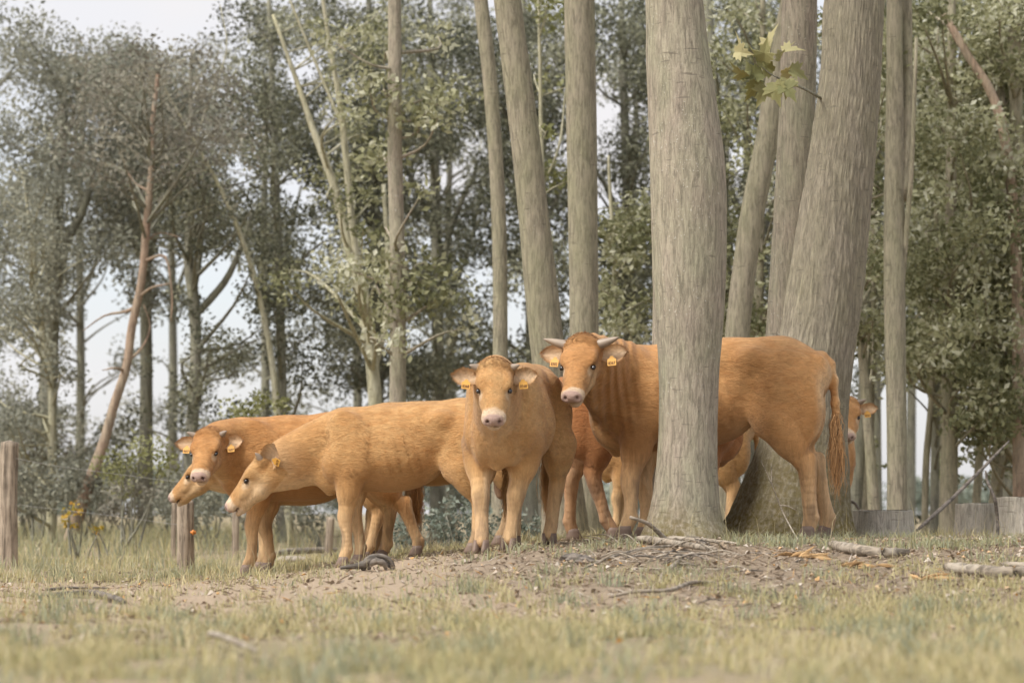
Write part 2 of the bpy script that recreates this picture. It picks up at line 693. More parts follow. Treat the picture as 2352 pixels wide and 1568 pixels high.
def coat_material(name, base, dark, pale):
    m = NT(name, 0.85, 0.12)
    c = m.coord()
    f1 = m.noise(c, 2.6, 4, 0.6, 0.4)
    f2 = m.noise(m.coord((1.0, 3.0, 3.0), (0, 0.5, 0)), 13.0, 5, 0.7, 0.8)
    f3 = m.noise(m.coord((0.6, 2.0, 2.0), (0, 0.6, 0)), 48.0, 3, 0.7, 0.3)
    sx = m.node('ShaderNodeSeparateXYZ')
    m.link(c, sx.inputs[0])
    lgf = m.math('MULTIPLY', m.math('SUBTRACT', 0.64, sx.outputs['Z']), 7.0)
    lgf.node.use_clamp = True
    f2 = m.mix(lgf, f2, m.noise(m.coord((2.6, 2.6, 0.3)), 14.0, 4, 0.65, 0.2))
    f3 = m.mix(lgf, f3, m.noise(m.coord((2.0, 2.0, 0.5)), 48.0, 3, 0.7, 0.2))
    col = m.mix(m.ramp(f1, [(0.36, (0, 0, 0)), (0.66, (1, 1, 1))]), base, dark)
    f4 = m.noise(m.coord((1, 1.6, 1.6), (0, 0.4, 0)), 8.0, 5, 0.7, 0.9)
    col = m.mix(m.math('MULTIPLY', m.ramp(f4, [(0.44, (0, 0, 0)), (0.66, (0.75, 0.75, 0.75))]), m.math('SUBTRACT', 1.0, m.math('MULTIPLY', lgf, 0.7))), col, (dark[0] * 1.0, dark[1] * 0.96, dark[2] * 0.92))
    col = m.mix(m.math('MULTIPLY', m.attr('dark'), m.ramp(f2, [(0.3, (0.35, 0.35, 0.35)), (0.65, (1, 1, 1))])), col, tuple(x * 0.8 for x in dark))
    fac = m.math('ADD', m.math('MULTIPLY', m.ramp(f2, [(0.30, (0, 0, 0)), (0.70, (1, 1, 1))]), 0.46), m.math('MULTIPLY', f3, 0.46))
    fac = m.math('ADD', fac, 0.56)
    fac = m.math('ADD', fac, m.math('MULTIPLY', m.math('SUBTRACT', m.attr('rnd'), 0.5), 0.5))
    col = m.mix(m.attr('pale'), col, pale)
    col = m.mix(m.attr('cream'), col, (0.55, 0.41, 0.28))
    col = m.scale(col, fac)
    col = m.mix(m.attr('pink'), col, m.scale((0.42, 0.295, 0.245), m.math('ADD', 0.75, m.math('MULTIPLY', f3, 0.5))))
    col = m.mix(m.math('MULTIPLY', m.attr('mud'), 0.62), col, (0.15, 0.105, 0.07))
    col = m.mix(m.attr('hole'), col, (0.05, 0.022, 0.016))
    m.color(col)
    m.b.inputs['Sheen Weight'].default_value = 0.12
    m.b.inputs['Sheen Roughness'].default_value = 0.5
    m.bump(m.math('ADD', f2, m.math('MULTIPLY', f3, 0.7)), 0.6, 0.014)
    return m.m


EAR0 = (-0.12, 1, -0.02, 0.42, 0.1, 0.9)


def build_cow(name, label, cat, s, yaw, u, d, head, L=1.0, feet=None, colours=None, tags=(None, None), horn=0.06, horn_dir=(0.0, 1.0, 0.25), fur=42000,
              folds=0.0, fat=1.0, scrotum=False, ear=(EAR0, EAR0), tail_sway=0.0, tail_len=0.38, group='tan cattle herd', fur_len=1.0, seed=0, depth=1.0, res=0.0125, neck=1.0, headpale=0.55, tail_end=0.62, esc=1.0, leg=1.0, dirt=0.8):
    """head: (u, v, d, yaw, pitch, roll, absolute scale) of the poll"""
    rng = np.random.default_rng(100 + seed)
    p0 = P(u, 1250, d)
    X0, Y0 = p0[0], p0[1]
    Z0 = gz(X0, Y0)
    th = math.radians(yaw)
    Rw = np.array([[math.cos(th), -math.sin(th), 0], [math.sin(th), math.cos(th), 0], [0, 0, 1]])
    to_local = lambda p: (Rw.T @ (np.asarray(p) - np.array([X0, Y0, Z0]))) / s
    root = empty(name, (X0, Y0, Z0), label, cat, group)
    root.rotation_euler = (0, 0, th)
    root.scale = (s, s, s)
    hp = to_local(P(head[0], head[1], head[2]))
    HA = Rw.T @ head_axes(head[3], head[4], head[5])
    hs = head[6] / s
    H = lambda p: hp + hs * (HA @ np.asarray(p, float))
    F = Field()
    B = lambda x, y, z: (x * L, y * fat, 0.86 + (z - 0.86) * depth)
    S2 = (1, -1)
    # trunk
    F.ell(B(0.14, 0, 0.87), (0.44 * L, 0.245 * fat, 0.315 * depth), 0.08)
    F.ell(B(-0.02, 0, 0.83), (0.40 * L, 0.262 * fat, 0.285 * depth), 0.09)
    F.ell(B(-0.28, 0, 0.995), (0.42 * L, 0.205 * fat, 0.19), 0.08)
    F.ell(B(-0.56, 0, 0.985), (0.29 * L, 0.215 * fat, 0.225), 0.10)
    F.cone(B(0.42, 0, 1.06), B(-0.2, 0, 1.09), 0.10, 0.105, 0.12)
    F.cone(B(-0.2, 0, 1.09), B(-0.55, 0, 1.13), 0.10, 0.085, 0.12)
    F.ell(B(0.48, 0, 0.77), (0.18, 0.14, 0.20), 0.10)
    F.ell(B(0.38, 0, 0.63), (0.22, 0.10, 0.09), 0.09)
    for q in S2:
        F.ell(B(-0.37, q * 0.175, 1.095), (0.075, 0.045, 0.05), 0.09)
        F.ell(B(-0.76, q * 0.095, 1.02), (0.08, 0.06, 0.09), 0.09)
        F.ell(B(-0.62, q * 0.145, 0.83), (0.185, 0.10 * fat, 0.29), 0.06, rot_y(math.radians(8)))
        F.ell(B(-0.49, q * 0.165, 0.77), (0.11, 0.058, 0.17), 0.10, rot_y(math.radians(-22)))
        F.ell(B(0.345, q * 0.185, 0.88), (0.15, 0.072, 0.29), 0.10, rot_y(math.radians(14)))
        F.ell(B(0.43, q * 0.165, 0.74), (0.12, 0.085, 0.14), 0.07)
        F.ell(B(0.26, q * 0.20, 0.78), (0.10, 0.06, 0.15), 0.06)
    # legs: joints sheared towards their feet
    feet = feet or {}
    hoof_at = []
    base_f = {'fl': (0.385, 0.15), 'fr': (0.385, -0.15), 'hl': (-0.63, 0.15), 'hr': (-0.63, -0.15)}
    for key, (fx, fy) in base_f.items():
        sd = 1 if key[1] == 'l' else -1
        fx *= L
        if key in feet:
            t = feet[key]
            if len(t) == 3:                                  # picture position + distance
                q = to_local([P(*t)[0], t[2], 0])
                tx, ty = q[0], q[1]
            else:
                tx, ty = fx + t[0], fy + t[1]
        else:
            tx, ty = fx, fy
        wpos = Rw @ (np.array([tx, ty, 0]) * s) + np.array([X0, Y0, Z0])
        dz = (gz(wpos[0], wpos[1]) - Z0) / s + 0.002
        ztop = 0.72
        if key[0] == 'f':
            J = [(0.335 * L, sd * 0.165, 0.66, 0.098), (0.352 * L, sd * 0.158, 0.52, 0.075), (0.374 * L, sd * 0.152, 0.395, 0.063), (0.378 * L, sd * 0.150, 0.345, 0.060),
                 (0.366 * L, sd * 0.150, 0.24, 0.045), (0.370 * L, sd * 0.150, 0.135, 0.046), (0.39 * L, sd * 0.150, 0.075, 0.047)]
        else:
            J = [(-0.525 * L, sd * 0.168, 0.71, 0.105), (-0.59 * L, sd * 0.160, 0.57, 0.078), (-0.655 * L, sd * 0.155, 0.45, 0.060), (-0.665 * L, sd * 0.152, 0.395, 0.058),
                 (-0.655 * L, sd * 0.150, 0.26, 0.046), (-0.648 * L, sd * 0.150, 0.135, 0.047), (-0.625 * L, sd * 0.150, 0.075, 0.047)]
        pts, rs = [], []
        for (jx, jy, jz, r) in J:
            w = min(1.0, max(0.0, (ztop - jz) / (ztop - 0.07)))
            pts.append(np.array([jx + (tx - fx) * w, jy + (ty - fy) * w, jz + dz * w]))
            rs.append(r * (0.93 if r < 0.07 else (0.97 if r < 0.09 else 0.98)) * leg)
        lp = smooth_path(np.column_stack([np.array(pts), np.array(rs)]), 19)
        for li in range(18):
            F.cone(lp[li, :3], lp[li + 1, :3], lp[li, 3], lp[li + 1, 3], 0.05 if li < 4 else 0.006)
        if key[0] == 'h':
            F.ell(pts[2] + np.array([-0.040, 0, 0.030]), (0.036, 0.030, 0.052), 0.03)      # point of the hock
        else:
            F.ell(pts[2] + np.array([0.012, 0, -0.02]), (0.044, 0.047, 0.055), 0.02)       # knee
        F.ell(pts[5] + np.array([-0.032, 0, 0.0]), (0.018, 0.030, 0.024), 0.02)           # dew claws
        hoof_at.append((pts[6], dz))
    # neck and dewlap
    up0, lo0 = np.array([0.40 * L, 0, 1.04]), np.array([0.50 * L, 0, 0.78])
    up1, lo1 = H((0.01, 0, -0.075)), H((0.085, 0, -0.165))
    upm = up0 * 0.5 + up1 * 0.5 + np.array([0.06 * L, 0, 0.02])
    lom = lo0 * 0.5 + lo1 * 0.5 + np.array([0.05 * L, 0, 0.0])
    nt = np.linspace(0, 1, 6)[:, None]
    up = (1 - nt) ** 2 * up0 + 2 * nt * (1 - nt) * upm + nt ** 2 * up1
    lo = (1 - nt) ** 2 * lo0 + 2 * nt * (1 - nt) * lom + nt ** 2 * lo1
    for i in range(5):
        t0, t1 = i / 5, (i + 1) / 5
        ra = lambda t: (0.125 * neck * (1 - t) + 0.083 * hs * t)
        rb = lambda t: (0.105 * neck * (1 - t) + 0.070 * hs * t)
        F.cone(up[i], up[i + 1], ra(t0), ra(t1), 0.09)
        F.cone(lo[i], lo[i + 1], rb(t0), rb(t1), 0.09)
        F.cone((up[i] + lo[i]) / 2, (up[i + 1] + lo[i + 1]) / 2, ra(t0), ra(t1), 0.09)
    fw = unit(np.cross(np.cross(lo1 - lo0, np.array([0, 0, 1.0])), lo1 - lo0)) * -1
    ct = lambda t: lo0 * (1 - t) + lo1 * t
    dl = [lo[5] + np.array([0, 0, -0.03]), lo[3] + 0.105 * fw, lo[1] + 0.125 * fw, np.array([0.615 * L, 0, 0.68]), np.array([0.50 * L, 0, 0.55])]
    F.chain(dl, [0.026, 0.017, 0.018, 0.026, 0.045], 0.035)
    for q in S2:
        F.ell(B(0.56, q * 0.085, 0.72), (0.09, 0.06, 0.12), 0.05)
        F.ell(B(0.50, q * 0.10, 0.63), (0.09, 0.055, 0.09), 0.05)
    # head
    hk = 0.03 * hs
    he = lambda c, r, k=1.0, op='u', R=None: F.ell(H(c), np.array(r) * hs, hk * k, HA if R is None else HA @ R, op)
    hc = lambda a, b, ra, rb, k=1.0: F.cone(H(a), H(b), ra * hs, rb * hs, hk * k)
    he((0.085, 0, -0.065), (0.105, 0.086, 0.072), 2)
    he((0.10, 0, -0.035), (0.13, 0.098, 0.05), 1.5)
    he((0.02, 0, -0.03), (0.05, 0.072, 0.05), 1.5)
    hc((0.15, 0, -0.062), (0.35, 0, -0.068), 0.073, 0.056, 1.6)
    for q in S2:
        hc((0.14, q * 0.036, -0.065), (0.33, q * 0.020, -0.072), 0.054, 0.038, 1.5)
        he((0.150, q * 0.084, -0.022), (0.050, 0.026, 0.026), 1.3)                        # brow
        hc((0.10, q * 0.045, -0.145), (0.20, q * 0.036, -0.155), 0.050, 0.042, 1.6)      # jaw angle
        hc((0.20, q * 0.045, -0.155), (0.35, q * 0.018, -0.132), 0.042, 0.030, 1.5)
        he((0.245, q * 0.066, -0.085), (0.06, 0.016, 0.020), 1.2)                          # cheek ridge
        he((0.392, q * 0.037, -0.078), (0.050, 0.037, 0.036), 1.0)                        # muzzle sides
        he((0.03, q * 0.082, -0.035), (0.03, 0.035, 0.03), 1.2)                           # horn base
    he((0.404, 0, -0.060), (0.047, 0.056, 0.041), 0.8)
    he((0.380, 0, -0.136), (0.050, 0.044, 0.027), 0.5)
    he((0.345, 0, -0.148), (0.030, 0.026, 0.022), 1.0)
    he((0.448, 0, -0.1145), (0.085, 0.075, 0.0045), 0.22, 's')                              # mouth line
    for q in S2:
        he((0.450, q * 0.037, -0.053), (0.020, 0.0125, 0.015), 0.35, 's')                  # nostrils
        he((0.203, q * 0.101, -0.038), (0.024, 0.018, 0.014), 0.4, 's')                   # eye sockets
    # tail
    tb = np.array([-0.80 * L, 0, 1.09])
    tl = [tb, np.array([-0.845 * L, 0.0, 1.055]), np.array([-0.872 * L, tail_sway * 0.2, 0.96]), np.array([-0.882 * L, tail_sway * 0.5, 0.82]), np.array([-0.884 * L, tail_sway * 0.8, tail_end])]
    F.chain(tl, [0.05, 0.034, 0.026, 0.020, 0.015], 0.03)
    if scrotum:
        for q in S2:
            F.ell((-0.52 * L, q * 0.035, 0.50), (0.05, 0.038, 0.075), 0.03)
        F.cone((-0.5 * L, 0, 0.62), (-0.52 * L, 0, 0.52), 0.05, 0.04, 0.05)
    # skin relief: folds on the neck, soft unevenness of the flanks
    nd = unit((up1 + lo1) / 2 - (up0 + lo0) / 2)
    nc0 = (up0 + lo0) / 2
    ndh = -unit(Rw.T @ np.array([1.0, 0, 0.12]))
    nlen = np.linalg.norm((up1 + lo1) / 2 - nc0)

    def disp(q):
        d_ = 0.010 * (fbm(q * np.array([5, 5, 5]) + seed, 2, seed) - 0.5)
        sidem = sm(0.10, 0.17, np.abs(q[:, 1]))
        gs = lambda x, z, wx, wz, am: am * np.exp(-(((q[:, 0] - x * L) / wx) ** 2 + ((q[:, 2] - z) / wz) ** 2))
        d_ = d_ + 0.0032 * sidem * np.sin((q[:, 0] / L - 0.25 * q[:, 2]) * 2 * np.pi / 0.078) * sm(-0.30, -0.2, q[:, 0]) * (1 - sm(0.12, 0.2, q[:, 0])) * sm(0.62, 0.7, q[:, 2]) * (1 - sm(0.92, 1.0, q[:, 2]))
        d_ = d_ + 1.7 * sidem * (gs(-0.20, 0.98, 0.11, 0.10, -0.014) + gs(0.17 + 0.0, 0.86, 0.035, 0.16, -0.012) + gs(-0.40, 0.88, 0.06, 0.14, -0.007)
                           + gs(-0.62, 0.93, 0.12, 0.10, 0.008) + gs(0.36, 0.70, 0.05, 0.05, 0.010) + gs(0.02, 0.80, 0.10, 0.14, 0.008) + gs(0.50, 0.90, 0.05, 0.14, -0.010) + gs(-0.70, 0.80, 0.04, 0.16, -0.008) + gs(-0.53, 0.72, 0.06, 0.10, 0.007) + gs(0.30, 1.02, 0.05, 0.09, 0.008))
        if folds > 0:
            t = (q - nc0) @ ndh
            ta = (q - nc0) @ nd
            m = sm(-0.05 * nlen, 0.2 * nlen, ta) * (1 - sm(0.80 * nlen, 1.0 * nlen, ta))
            hd = np.sqrt(((q - hp) ** 2).sum(1))
            m = m * sm(0.10, 0.2, hd) * sm(0.55, 0.72, q[:, 2]) * sm(0.28 * L, 0.42 * L, q[:, 0]) * (1 - 0.6 * sm(1.15, 1.3, q[:, 2]))
            w = np.sin((t + 0.05 * fbm(q * 2.5, 2, 4)) * 2 * np.pi / 0.056)
            d_ = d_ + folds * m * w * 0.0042
        return d_

    V, Q, N = F.mesh(res, disp, folds > 0)
    # ---- coat markings (pigment, belly shade also put into the colour): pale underside, inner legs, muzzle, eye rings; pink nose
    def masks(V, N):
        hl = ((V - hp) @ HA) / hs
        inhead = (hl[:, 0] > -0.03) & (np.abs(hl[:, 1]) < 0.14) & (hl[:, 2] > -0.22) & (hl[:, 2] < 0.1) & (hl[:, 0] < 0.5)
        pn = fbm(V * 7, 3, 31 + seed) - 0.5
        legz = V[:, 2] + 0.05 * pn
        pale = 0.55 * (1 - sm(0.20, 0.60, legz)) * (V[:, 2] < 0.75)
        und = sm(0.25, 0.85, -N[:, 2]) * (1 - sm(0.66, 0.80, V[:, 2])) * (V[:, 2] > 0.42)
        pale = np.maximum(pale, 0.30 * und)
        inn = sm(0.2, 0.8, -N[:, 1] * np.sign(V[:, 1])) * (1 - sm(0.55, 0.75, V[:, 2]))
        pale = np.maximum(pale, 0.7 * inn)
        pale = np.maximum(pale, 0.62 * sm(-0.70 * L, -0.80 * L, V[:, 0]) * sm(0.35, 0.9, -N[:, 0]) * (1 - sm(1.0, 1.1, V[:, 2])))
        thr = sm(0.5 * L, 0.7 * L, V[:, 0]) * sm(0.2, 0.8, -N[:, 2])
        pale = np.maximum(pale, 0.75 * thr)
        pale = np.maximum(pale, 0.45 * sm(0.62 * L, 0.9 * L, V[:, 0]) * (1 - sm(0.75, 1.0, V[:, 2])))
        pale = np.maximum(pale, 0.5 * np.exp(-(((V[:, 0] + 0.30 * L) / 0.13) ** 2 + ((V[:, 2] - 0.62) / 0.09) ** 2)))
        hm = np.zeros(len(V))
        ring = np.maximum(np.maximum(1 - np.sqrt(((hl - np.array([0.222, 0.095, -0.05])) ** 2 / np.array([0.05, 0.06, 0.034]) ** 2).sum(1)), 0),
                          np.maximum(1 - np.sqrt(((hl - np.array([0.222, -0.095, -0.05])) ** 2 / np.array([0.05, 0.06, 0.034]) ** 2).sum(1)), 0))
        hm = np.maximum(hm, np.clip(ring * 1.9, 0, 0.75))
        mz = sm(0.366, 0.388, hl[:, 0] + 0.10 * np.maximum(-hl[:, 2] - 0.07, 0) + 0.12 * pn)
        hm = np.maximum(hm, 0.95 * mz)
        hm = np.maximum(hm, headpale * sm(0.02, 0.16, -hl[:, 2] + 0.1 * pn) * sm(0.05, 0.2, hl[:, 0]))
        pale = np.where(inhead, hm, pale)
        pink = np.where(inhead, sm(0.402, 0.414, hl[:, 0] - 0.25 * np.maximum(np.abs(hl[:, 1]) - 0.038, 0)) * sm(-0.104, -0.097, hl[:, 2] + 0.006 * pn) * (1 - sm(0.056, 0.067, np.abs(hl[:, 1]))), 0)
        nose = lambda q: np.sqrt(((hl - np.array([0.448, q * 0.037, -0.053])) ** 2 / np.array([0.026, 0.0145, 0.017]) ** 2).sum(1))
        hole = np.where(inhead, 1 - sm(0.75, 1.0, np.minimum(nose(1), nose(-1))), 0)
        mouth = (np.abs(hl[:, 2] + 0.1145) < 0.0055) & (hl[:, 0] > 0.37)
        hole = np.maximum(hole, np.where(inhead & mouth, 0.75, 0))
        eyer = lambda q: np.sqrt(((hl - np.array([0.203, q * 0.099, -0.038])) ** 2).sum(1))
        er = np.minimum(eyer(1), eyer(-1))
        hole = np.maximum(hole, np.where(inhead, 0.7 * (1 - sm(0.018, 0.025, er)), 0))
        if scrotum:
            pink = np.maximum(pink, 0.6 * ((V[:, 2] < 0.58) & (V[:, 2] > 0.4) & (np.abs(V[:, 1]) < 0.09) & (np.abs(V[:, 0] + 0.52 * L) < 0.1)))
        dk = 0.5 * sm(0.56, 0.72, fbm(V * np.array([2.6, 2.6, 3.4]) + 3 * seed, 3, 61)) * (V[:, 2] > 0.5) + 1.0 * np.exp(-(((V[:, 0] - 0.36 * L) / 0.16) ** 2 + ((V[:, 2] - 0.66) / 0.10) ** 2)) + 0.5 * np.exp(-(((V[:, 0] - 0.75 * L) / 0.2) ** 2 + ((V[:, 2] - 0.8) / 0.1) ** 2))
        dk = dk + 1.0 * sm(0.1, 0.7, -N[:, 2]) * sm(-0.35 * L, -0.2 * L, V[:, 0]) * (1 - sm(0.35 * L, 0.5 * L, V[:, 0])) * sm(0.50, 0.56, V[:, 2])  # darker belly: dark brown hair plus its shadow, painted into the coat colour
        dk = np.where(inhead, 0.15 * sm(0.04, -0.02, hl[:, 0]), dk)
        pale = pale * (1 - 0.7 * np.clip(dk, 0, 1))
        mud = sm(0.50, 0.64, fbm(V * np.array([11, 11, 4.5]) + 5.1 * seed, 3, 91)) * (1 - sm(0.30, 0.50, V[:, 2]))
        mud = np.where(inhead, 0, mud * dirt)
        cream = np.where(inhead, np.maximum(mz, np.clip(ring * 1.0, 0, 0.4)), 0)
        return dict(mud=np.clip(mud, 0, 1), pale=np.clip(pale, 0, 1), cream=np.clip(cream, 0, 1), pink=np.clip(pink, 0, 1), hole=hole, dark=np.clip(dk, 0, 1)), hl, inhead

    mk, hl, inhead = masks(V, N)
    parts_v, parts_q, parts_n = [V], [Q], [N]
    ears_fr = []
    for sd in S2:
        ev, eq, en, inner, fr = ear_mesh((hp, HA), hs, sd, ear[0] if sd > 0 else ear[1], esc)
        ears_fr.append(fr)
        k = sum(len(x) for x in parts_v)
        parts_v.append(ev)
        parts_q.append(eq + k)
        parts_n.append(en)
        for kk, val in (('mud', 0 * inner), ('pale', 0.85 * inner), ('cream', 0.45 * inner), ('pink', 0.1 * inner), ('hole', 0 * inner), ('dark', 0.25 * (1 - inner))):
            mk[kk] = np.concatenate([mk[kk], val])
    V2, Q2, N2 = np.vstack(parts_v), np.vstack(parts_q), np.vstack(parts_n)
    mk['rnd'] = np.full(len(V2), 0.5)
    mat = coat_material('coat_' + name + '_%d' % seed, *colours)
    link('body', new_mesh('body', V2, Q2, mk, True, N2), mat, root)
    # ---- fur: short hair tufts lying along the body
    if fur:
        tri = np.vstack([Q2[:, [0, 1, 2]], Q2[:, [0, 2, 3]]])
        A, Bv, C = V2[tri[:, 0]], V2[tri[:, 1]], V2[tri[:, 2]]
        area = np.linalg.norm(np.cross(Bv - A, C - A), axis=1)
        hlA = ((A - hp) @ HA) / hs
        inh = (hlA[:, 0] > -0.05) & (np.abs(hlA[:, 1]) < 0.3) & (hlA[:, 2] > -0.22) & (hlA[:, 2] < 0.12) & (hlA[:, 0] < 0.5)
        wgt = area * np.where(inh, 3.2, 1.0) * np.where(inh & (hlA[:, 0] > 0.37), 0.0, 1.0)
        wgt = wgt * np.where((folds > 0) & (np.sqrt(((A - (nc0 + 0.5 * nlen * nd)) ** 2).sum(1)) < 0.42 * nlen + 0.12), 0.15, 1.0)
        wgt = wgt * np.where(mk['hole'][tri[:, 0]] > 0.05, 0, 1)
        pick = rng.choice(len(tri), fur, p=wgt / wgt.sum())
        r1, r2 = rng.random(fur), rng.random(fur)
        sw = r1 + r2 > 1
        r1, r2 = np.where(sw, 1 - r1, r1), np.where(sw, 1 - r2, r2)
        t = tri[pick]
        pos = V2[t[:, 0]] + r1[:, None] * (V2[t[:, 1]] - V2[t[:, 0]]) + r2[:, None] * (V2[t[:, 2]] - V2[t[:, 0]])
        nr = unit(N2[t[:, 0]] * (1 - r1 - r2)[:, None] + N2[t[:, 1]] * r1[:, None] + N2[t[:, 2]] * r2[:, None])
        flow = np.tile(np.array([-0.8, 0, -0.55]), (fur, 1))
        flow = flow + 0.9 * (np.stack([vnoise(pos * 6 + 9 * k_, 50 + k_) for k_ in range(3)], -1) - 0.5)
        lgm = sm(0.66, 0.5, pos[:, 2])[:, None]
        flow = flow * (1 - lgm) + lgm * np.array([-0.15, 0, -1.0])
        ih = inh[pick]
        hlp = ((pos - hp) @ HA) / hs
        hf = (HA @ np.array([0.6, 0, 0.0]))[None, :] + 0.6 * hlp[:, 1:2] / 0.1 * (HA @ np.array([0, 1, 0]))[None, :] + 0.5 * rng.normal(size=(fur, 3))
        flow = np.where(ih[:, None], hf, flow)
        flow = flow + 0.22 * rng.normal(size=(fur, 3))
        flow = unit(flow - (flow * nr).sum(1)[:, None] * nr)
        ln = 0.017 * fur_len * (0.6 + 0.8 * rng.random(fur))
        ln = ln * (1 - 0.6 * lgm[:, 0])
        earh = ih & (np.abs(hlp[:, 1]) > 0.12)
        poll = ih & (hlp[:, 0] < 0.055) & (hlp[:, 2] > -0.07) & ~earh
        ln = np.where(ih, 0.009 * hs * (0.6 + 0.8 * rng.random(fur)), ln)
        ln = np.where(poll, 0.018 * hs * (0.5 + rng.random(fur)), ln)
        ln = np.where(earh, 0.022 * hs * (0.5 + rng.random(fur)), ln)
        lift = np.where(poll, 0.4, np.where(ih, 0.12, 0.05))[:, None] * (0.5 + rng.random((fur, 1)))
        tip = pos + ln[:, None] * (flow + lift * nr)
        side = np.cross(nr, flow) * (0.0012 + 0.0014 * rng.random((fur, 1)))
        root_p = pos - 0.001 * nr
        VV = np.stack([root_p + side, root_p - side, tip], 1).reshape(-1, 3)
        TT = np.arange(fur * 3).reshape(-1, 3)
        rep = lambda a: np.repeat(a, 3)
        rr = np.clip(0.5 + 0.11 * rng.normal(size=fur), 0, 1)
        fa = {k_: rep(mk[k_][t[:, 0]]) for k_ in ('mud', 'pale', 'cream', 'pink', 'hole', 'dark')}
        fa['rnd'] = rep(rr)
        fn = unit(nr + 0.08 * flow + 0.045 * rng.normal(size=(fur, 3)))
        tag(link('fur', new_mesh('fur', VV, TT, fa, True, np.repeat(fn, 3, 0)), mat, root), kind='stuff')
    # ---- tail switch
    tp = np.array(tl[-1])
    ns = 620
    V3, T3, a3, n3 = [], [], [], []
    seg = 5
    st = np.linspace(0, 1, seg)
    for i in range(ns):
        off = rng.normal(size=3) * np.array([0.011, 0.011, 0.05])
        start = tp + off + np.array([0, 0, 0.02 + 0.06 * rng.random()])
        lnn = 0.92 * tail_len * (0.5 + 0.5 * rng.random())
        ph = rng.random() * 6.28
        spread = rng.normal(size=2) * 0.017
        c = start[None, :] + np.stack([spread[0] * np.sin(np.pi * st * 0.75) + 0.010 * np.sin(st * 9 + ph), spread[1] * np.sin(np.pi * st * 0.75) + 0.010 * np.cos(st * 8 + ph) + tail_sway * 0.2 * st, -lnn * st], -1)
        w = 0.0022 * (1 - 0.75 * st)
        an = rng.random() * 3.14
        sdv = np.array([math.cos(an), math.sin(an), 0])
        k = len(V3) * 2 * seg
        V3.append(np.concatenate([c - w[:, None] * sdv, c + w[:, None] * sdv]))
        j = np.arange(seg - 1)
        T3.append(np.stack([k + j, k + j + 1, k + seg + j + 1, k + seg + j], -1))
        a3.append(np.full(2 * seg, np.clip(0.5 + 0.25 * rng.normal(), 0, 1)))
    V3 = np.vstack(V3)
    z3 = np.zeros(len(V3))
    link('tail_switch', new_mesh('tail_switch', V3, np.vstack(T3), dict(mud=z3, pale=z3 + 0.12, cream=z3, pink=z3, hole=z3, dark=z3 + 0.35, rnd=np.concatenate(a3))), mat, root)
    # ---- eyes, horns, hooves, tags
    for sd in S2:
        ec = H((0.203, sd * 0.0960, -0.037))
        uu, vv = np.meshgrid(np.linspace(0, 2 * np.pi, 16, endpoint=False), np.linspace(0, np.pi, 9), indexing='ij')
        sp = np.stack([np.cos(uu) * np.sin(vv), np.sin(uu) * np.sin(vv), np.cos(vv)], -1).reshape(-1, 3) * np.array([0.0190, 0.0150, 0.0120]) * hs
        i, j = np.meshgrid(np.arange(16), np.arange(8), indexing='ij')
        q = np.stack([i * 9 + j, i * 9 + j + 1, ((i + 1) % 16) * 9 + j + 1, ((i + 1) % 16) * 9 + j], -1).reshape(-1, 4)
        link('eye', new_mesh('eye', ec + sp @ HA.T, q), M_EYE, root)
        if horn > 0:
            hb = np.array([0.028, sd * 0.085, -0.028])
            hd = unit(np.array([horn_dir[0], sd * horn_dir[1], horn_dir[2]]))
            tt = np.linspace(0, 1, 9)
            curve = hb[None, :] + (tt[:, None] * (horn + 0.03)) * hd[None, :] + (tt ** 2)[:, None] * horn * np.array([0.12, -0.05 * sd, 0.22])[None, :]
            rad = (0.023 + 0.05 * horn) * (1 - tt ** 1.5) ** 0.75 + 0.002
            hv, hf_ = tube(hp + hs * (curve @ HA.T), rad * hs, 12)
            link('horn', new_mesh('horn', hv, hf_), M_HORN, root)
    for (pt, dz) in hoof_at:
        parts = []
        for q in (1, -1):
            prof = [(0.0, 0.036, 0.058), (0.03, 0.034, 0.052), (0.06, 0.030, 0.043), (0.085, 0.026, 0.036)]
            ring = []
            ang = np.linspace(0, 2 * np.pi, 14, endpoint=False)
            for (z, wy, wx) in prof:
                cx = pt[0] + 0.022 - z * 0.22
                x = cx + np.cos(ang) * wx
                y = pt[1] + q * 0.0285 + np.sin(ang) * wy * (1 - 0.28 * np.maximum(np.cos(ang), 0)) * 0.78
                ring.append(np.stack([x, y, np.full(14, z + dz)], -1))
            Vh = np.vstack(ring + [np.array([[pt[0] + 0.022, pt[1] + q * 0.0285, dz]]), np.array([[pt[0], pt[1] + q * 0.0285, 0.085 + dz]])])
            fq = []
            for r_ in range(3):
                for a_ in range(14):
                    b_ = (a_ + 1) % 14
                    fq.append([r_ * 14 + a_, r_ * 14 + b_, (r_ + 1) * 14 + b_, (r_ + 1) * 14 + a_])
            ft = [[56, (a_ + 1) % 14, a_] for a_ in range(14)] + [[57, 42 + a_, 42 + (a_ + 1) % 14] for a_ in range(14)]
            parts.append((Vh, [np.array(fq), np.array(ft)]))
        hv, hf_ = join(parts)
        link('hoof', new_mesh('hoof', hv, hf_), M_HOOF, root)
    for sd, txt in zip(S2, tags):
        if not txt:
            continue
        c, ax, ay, az = ears_fr[0 if sd > 0 else 1]
        # hang the plate upright in its ear: x to the right seen from the front
        w_, h_ = 0.026 * hs, 0.027 * hs
        shape = np.array([(-1, -1), (1, -1), (1, 0.55), (0.55, 0.75), (0.3, 1.25), (-0.3, 1.25), (-0.55, 0.75), (-1, 0.55)]) * np.array([w_, h_])
        tht = 0.0018
        ex, ey, ez = ax, ay, az
        if np.cross(ex, ey) @ ez < 0:
            ex = -ex
        c = c - ey * 0.02 * hs
        up_ = c + shape[:, :1] * ex + shape[:, 1:] * ey + ez * tht
        dn_ = c + shape[:, :1] * ex + shape[:, 1:] * ey - ez * tht
        nn_ = len(shape)
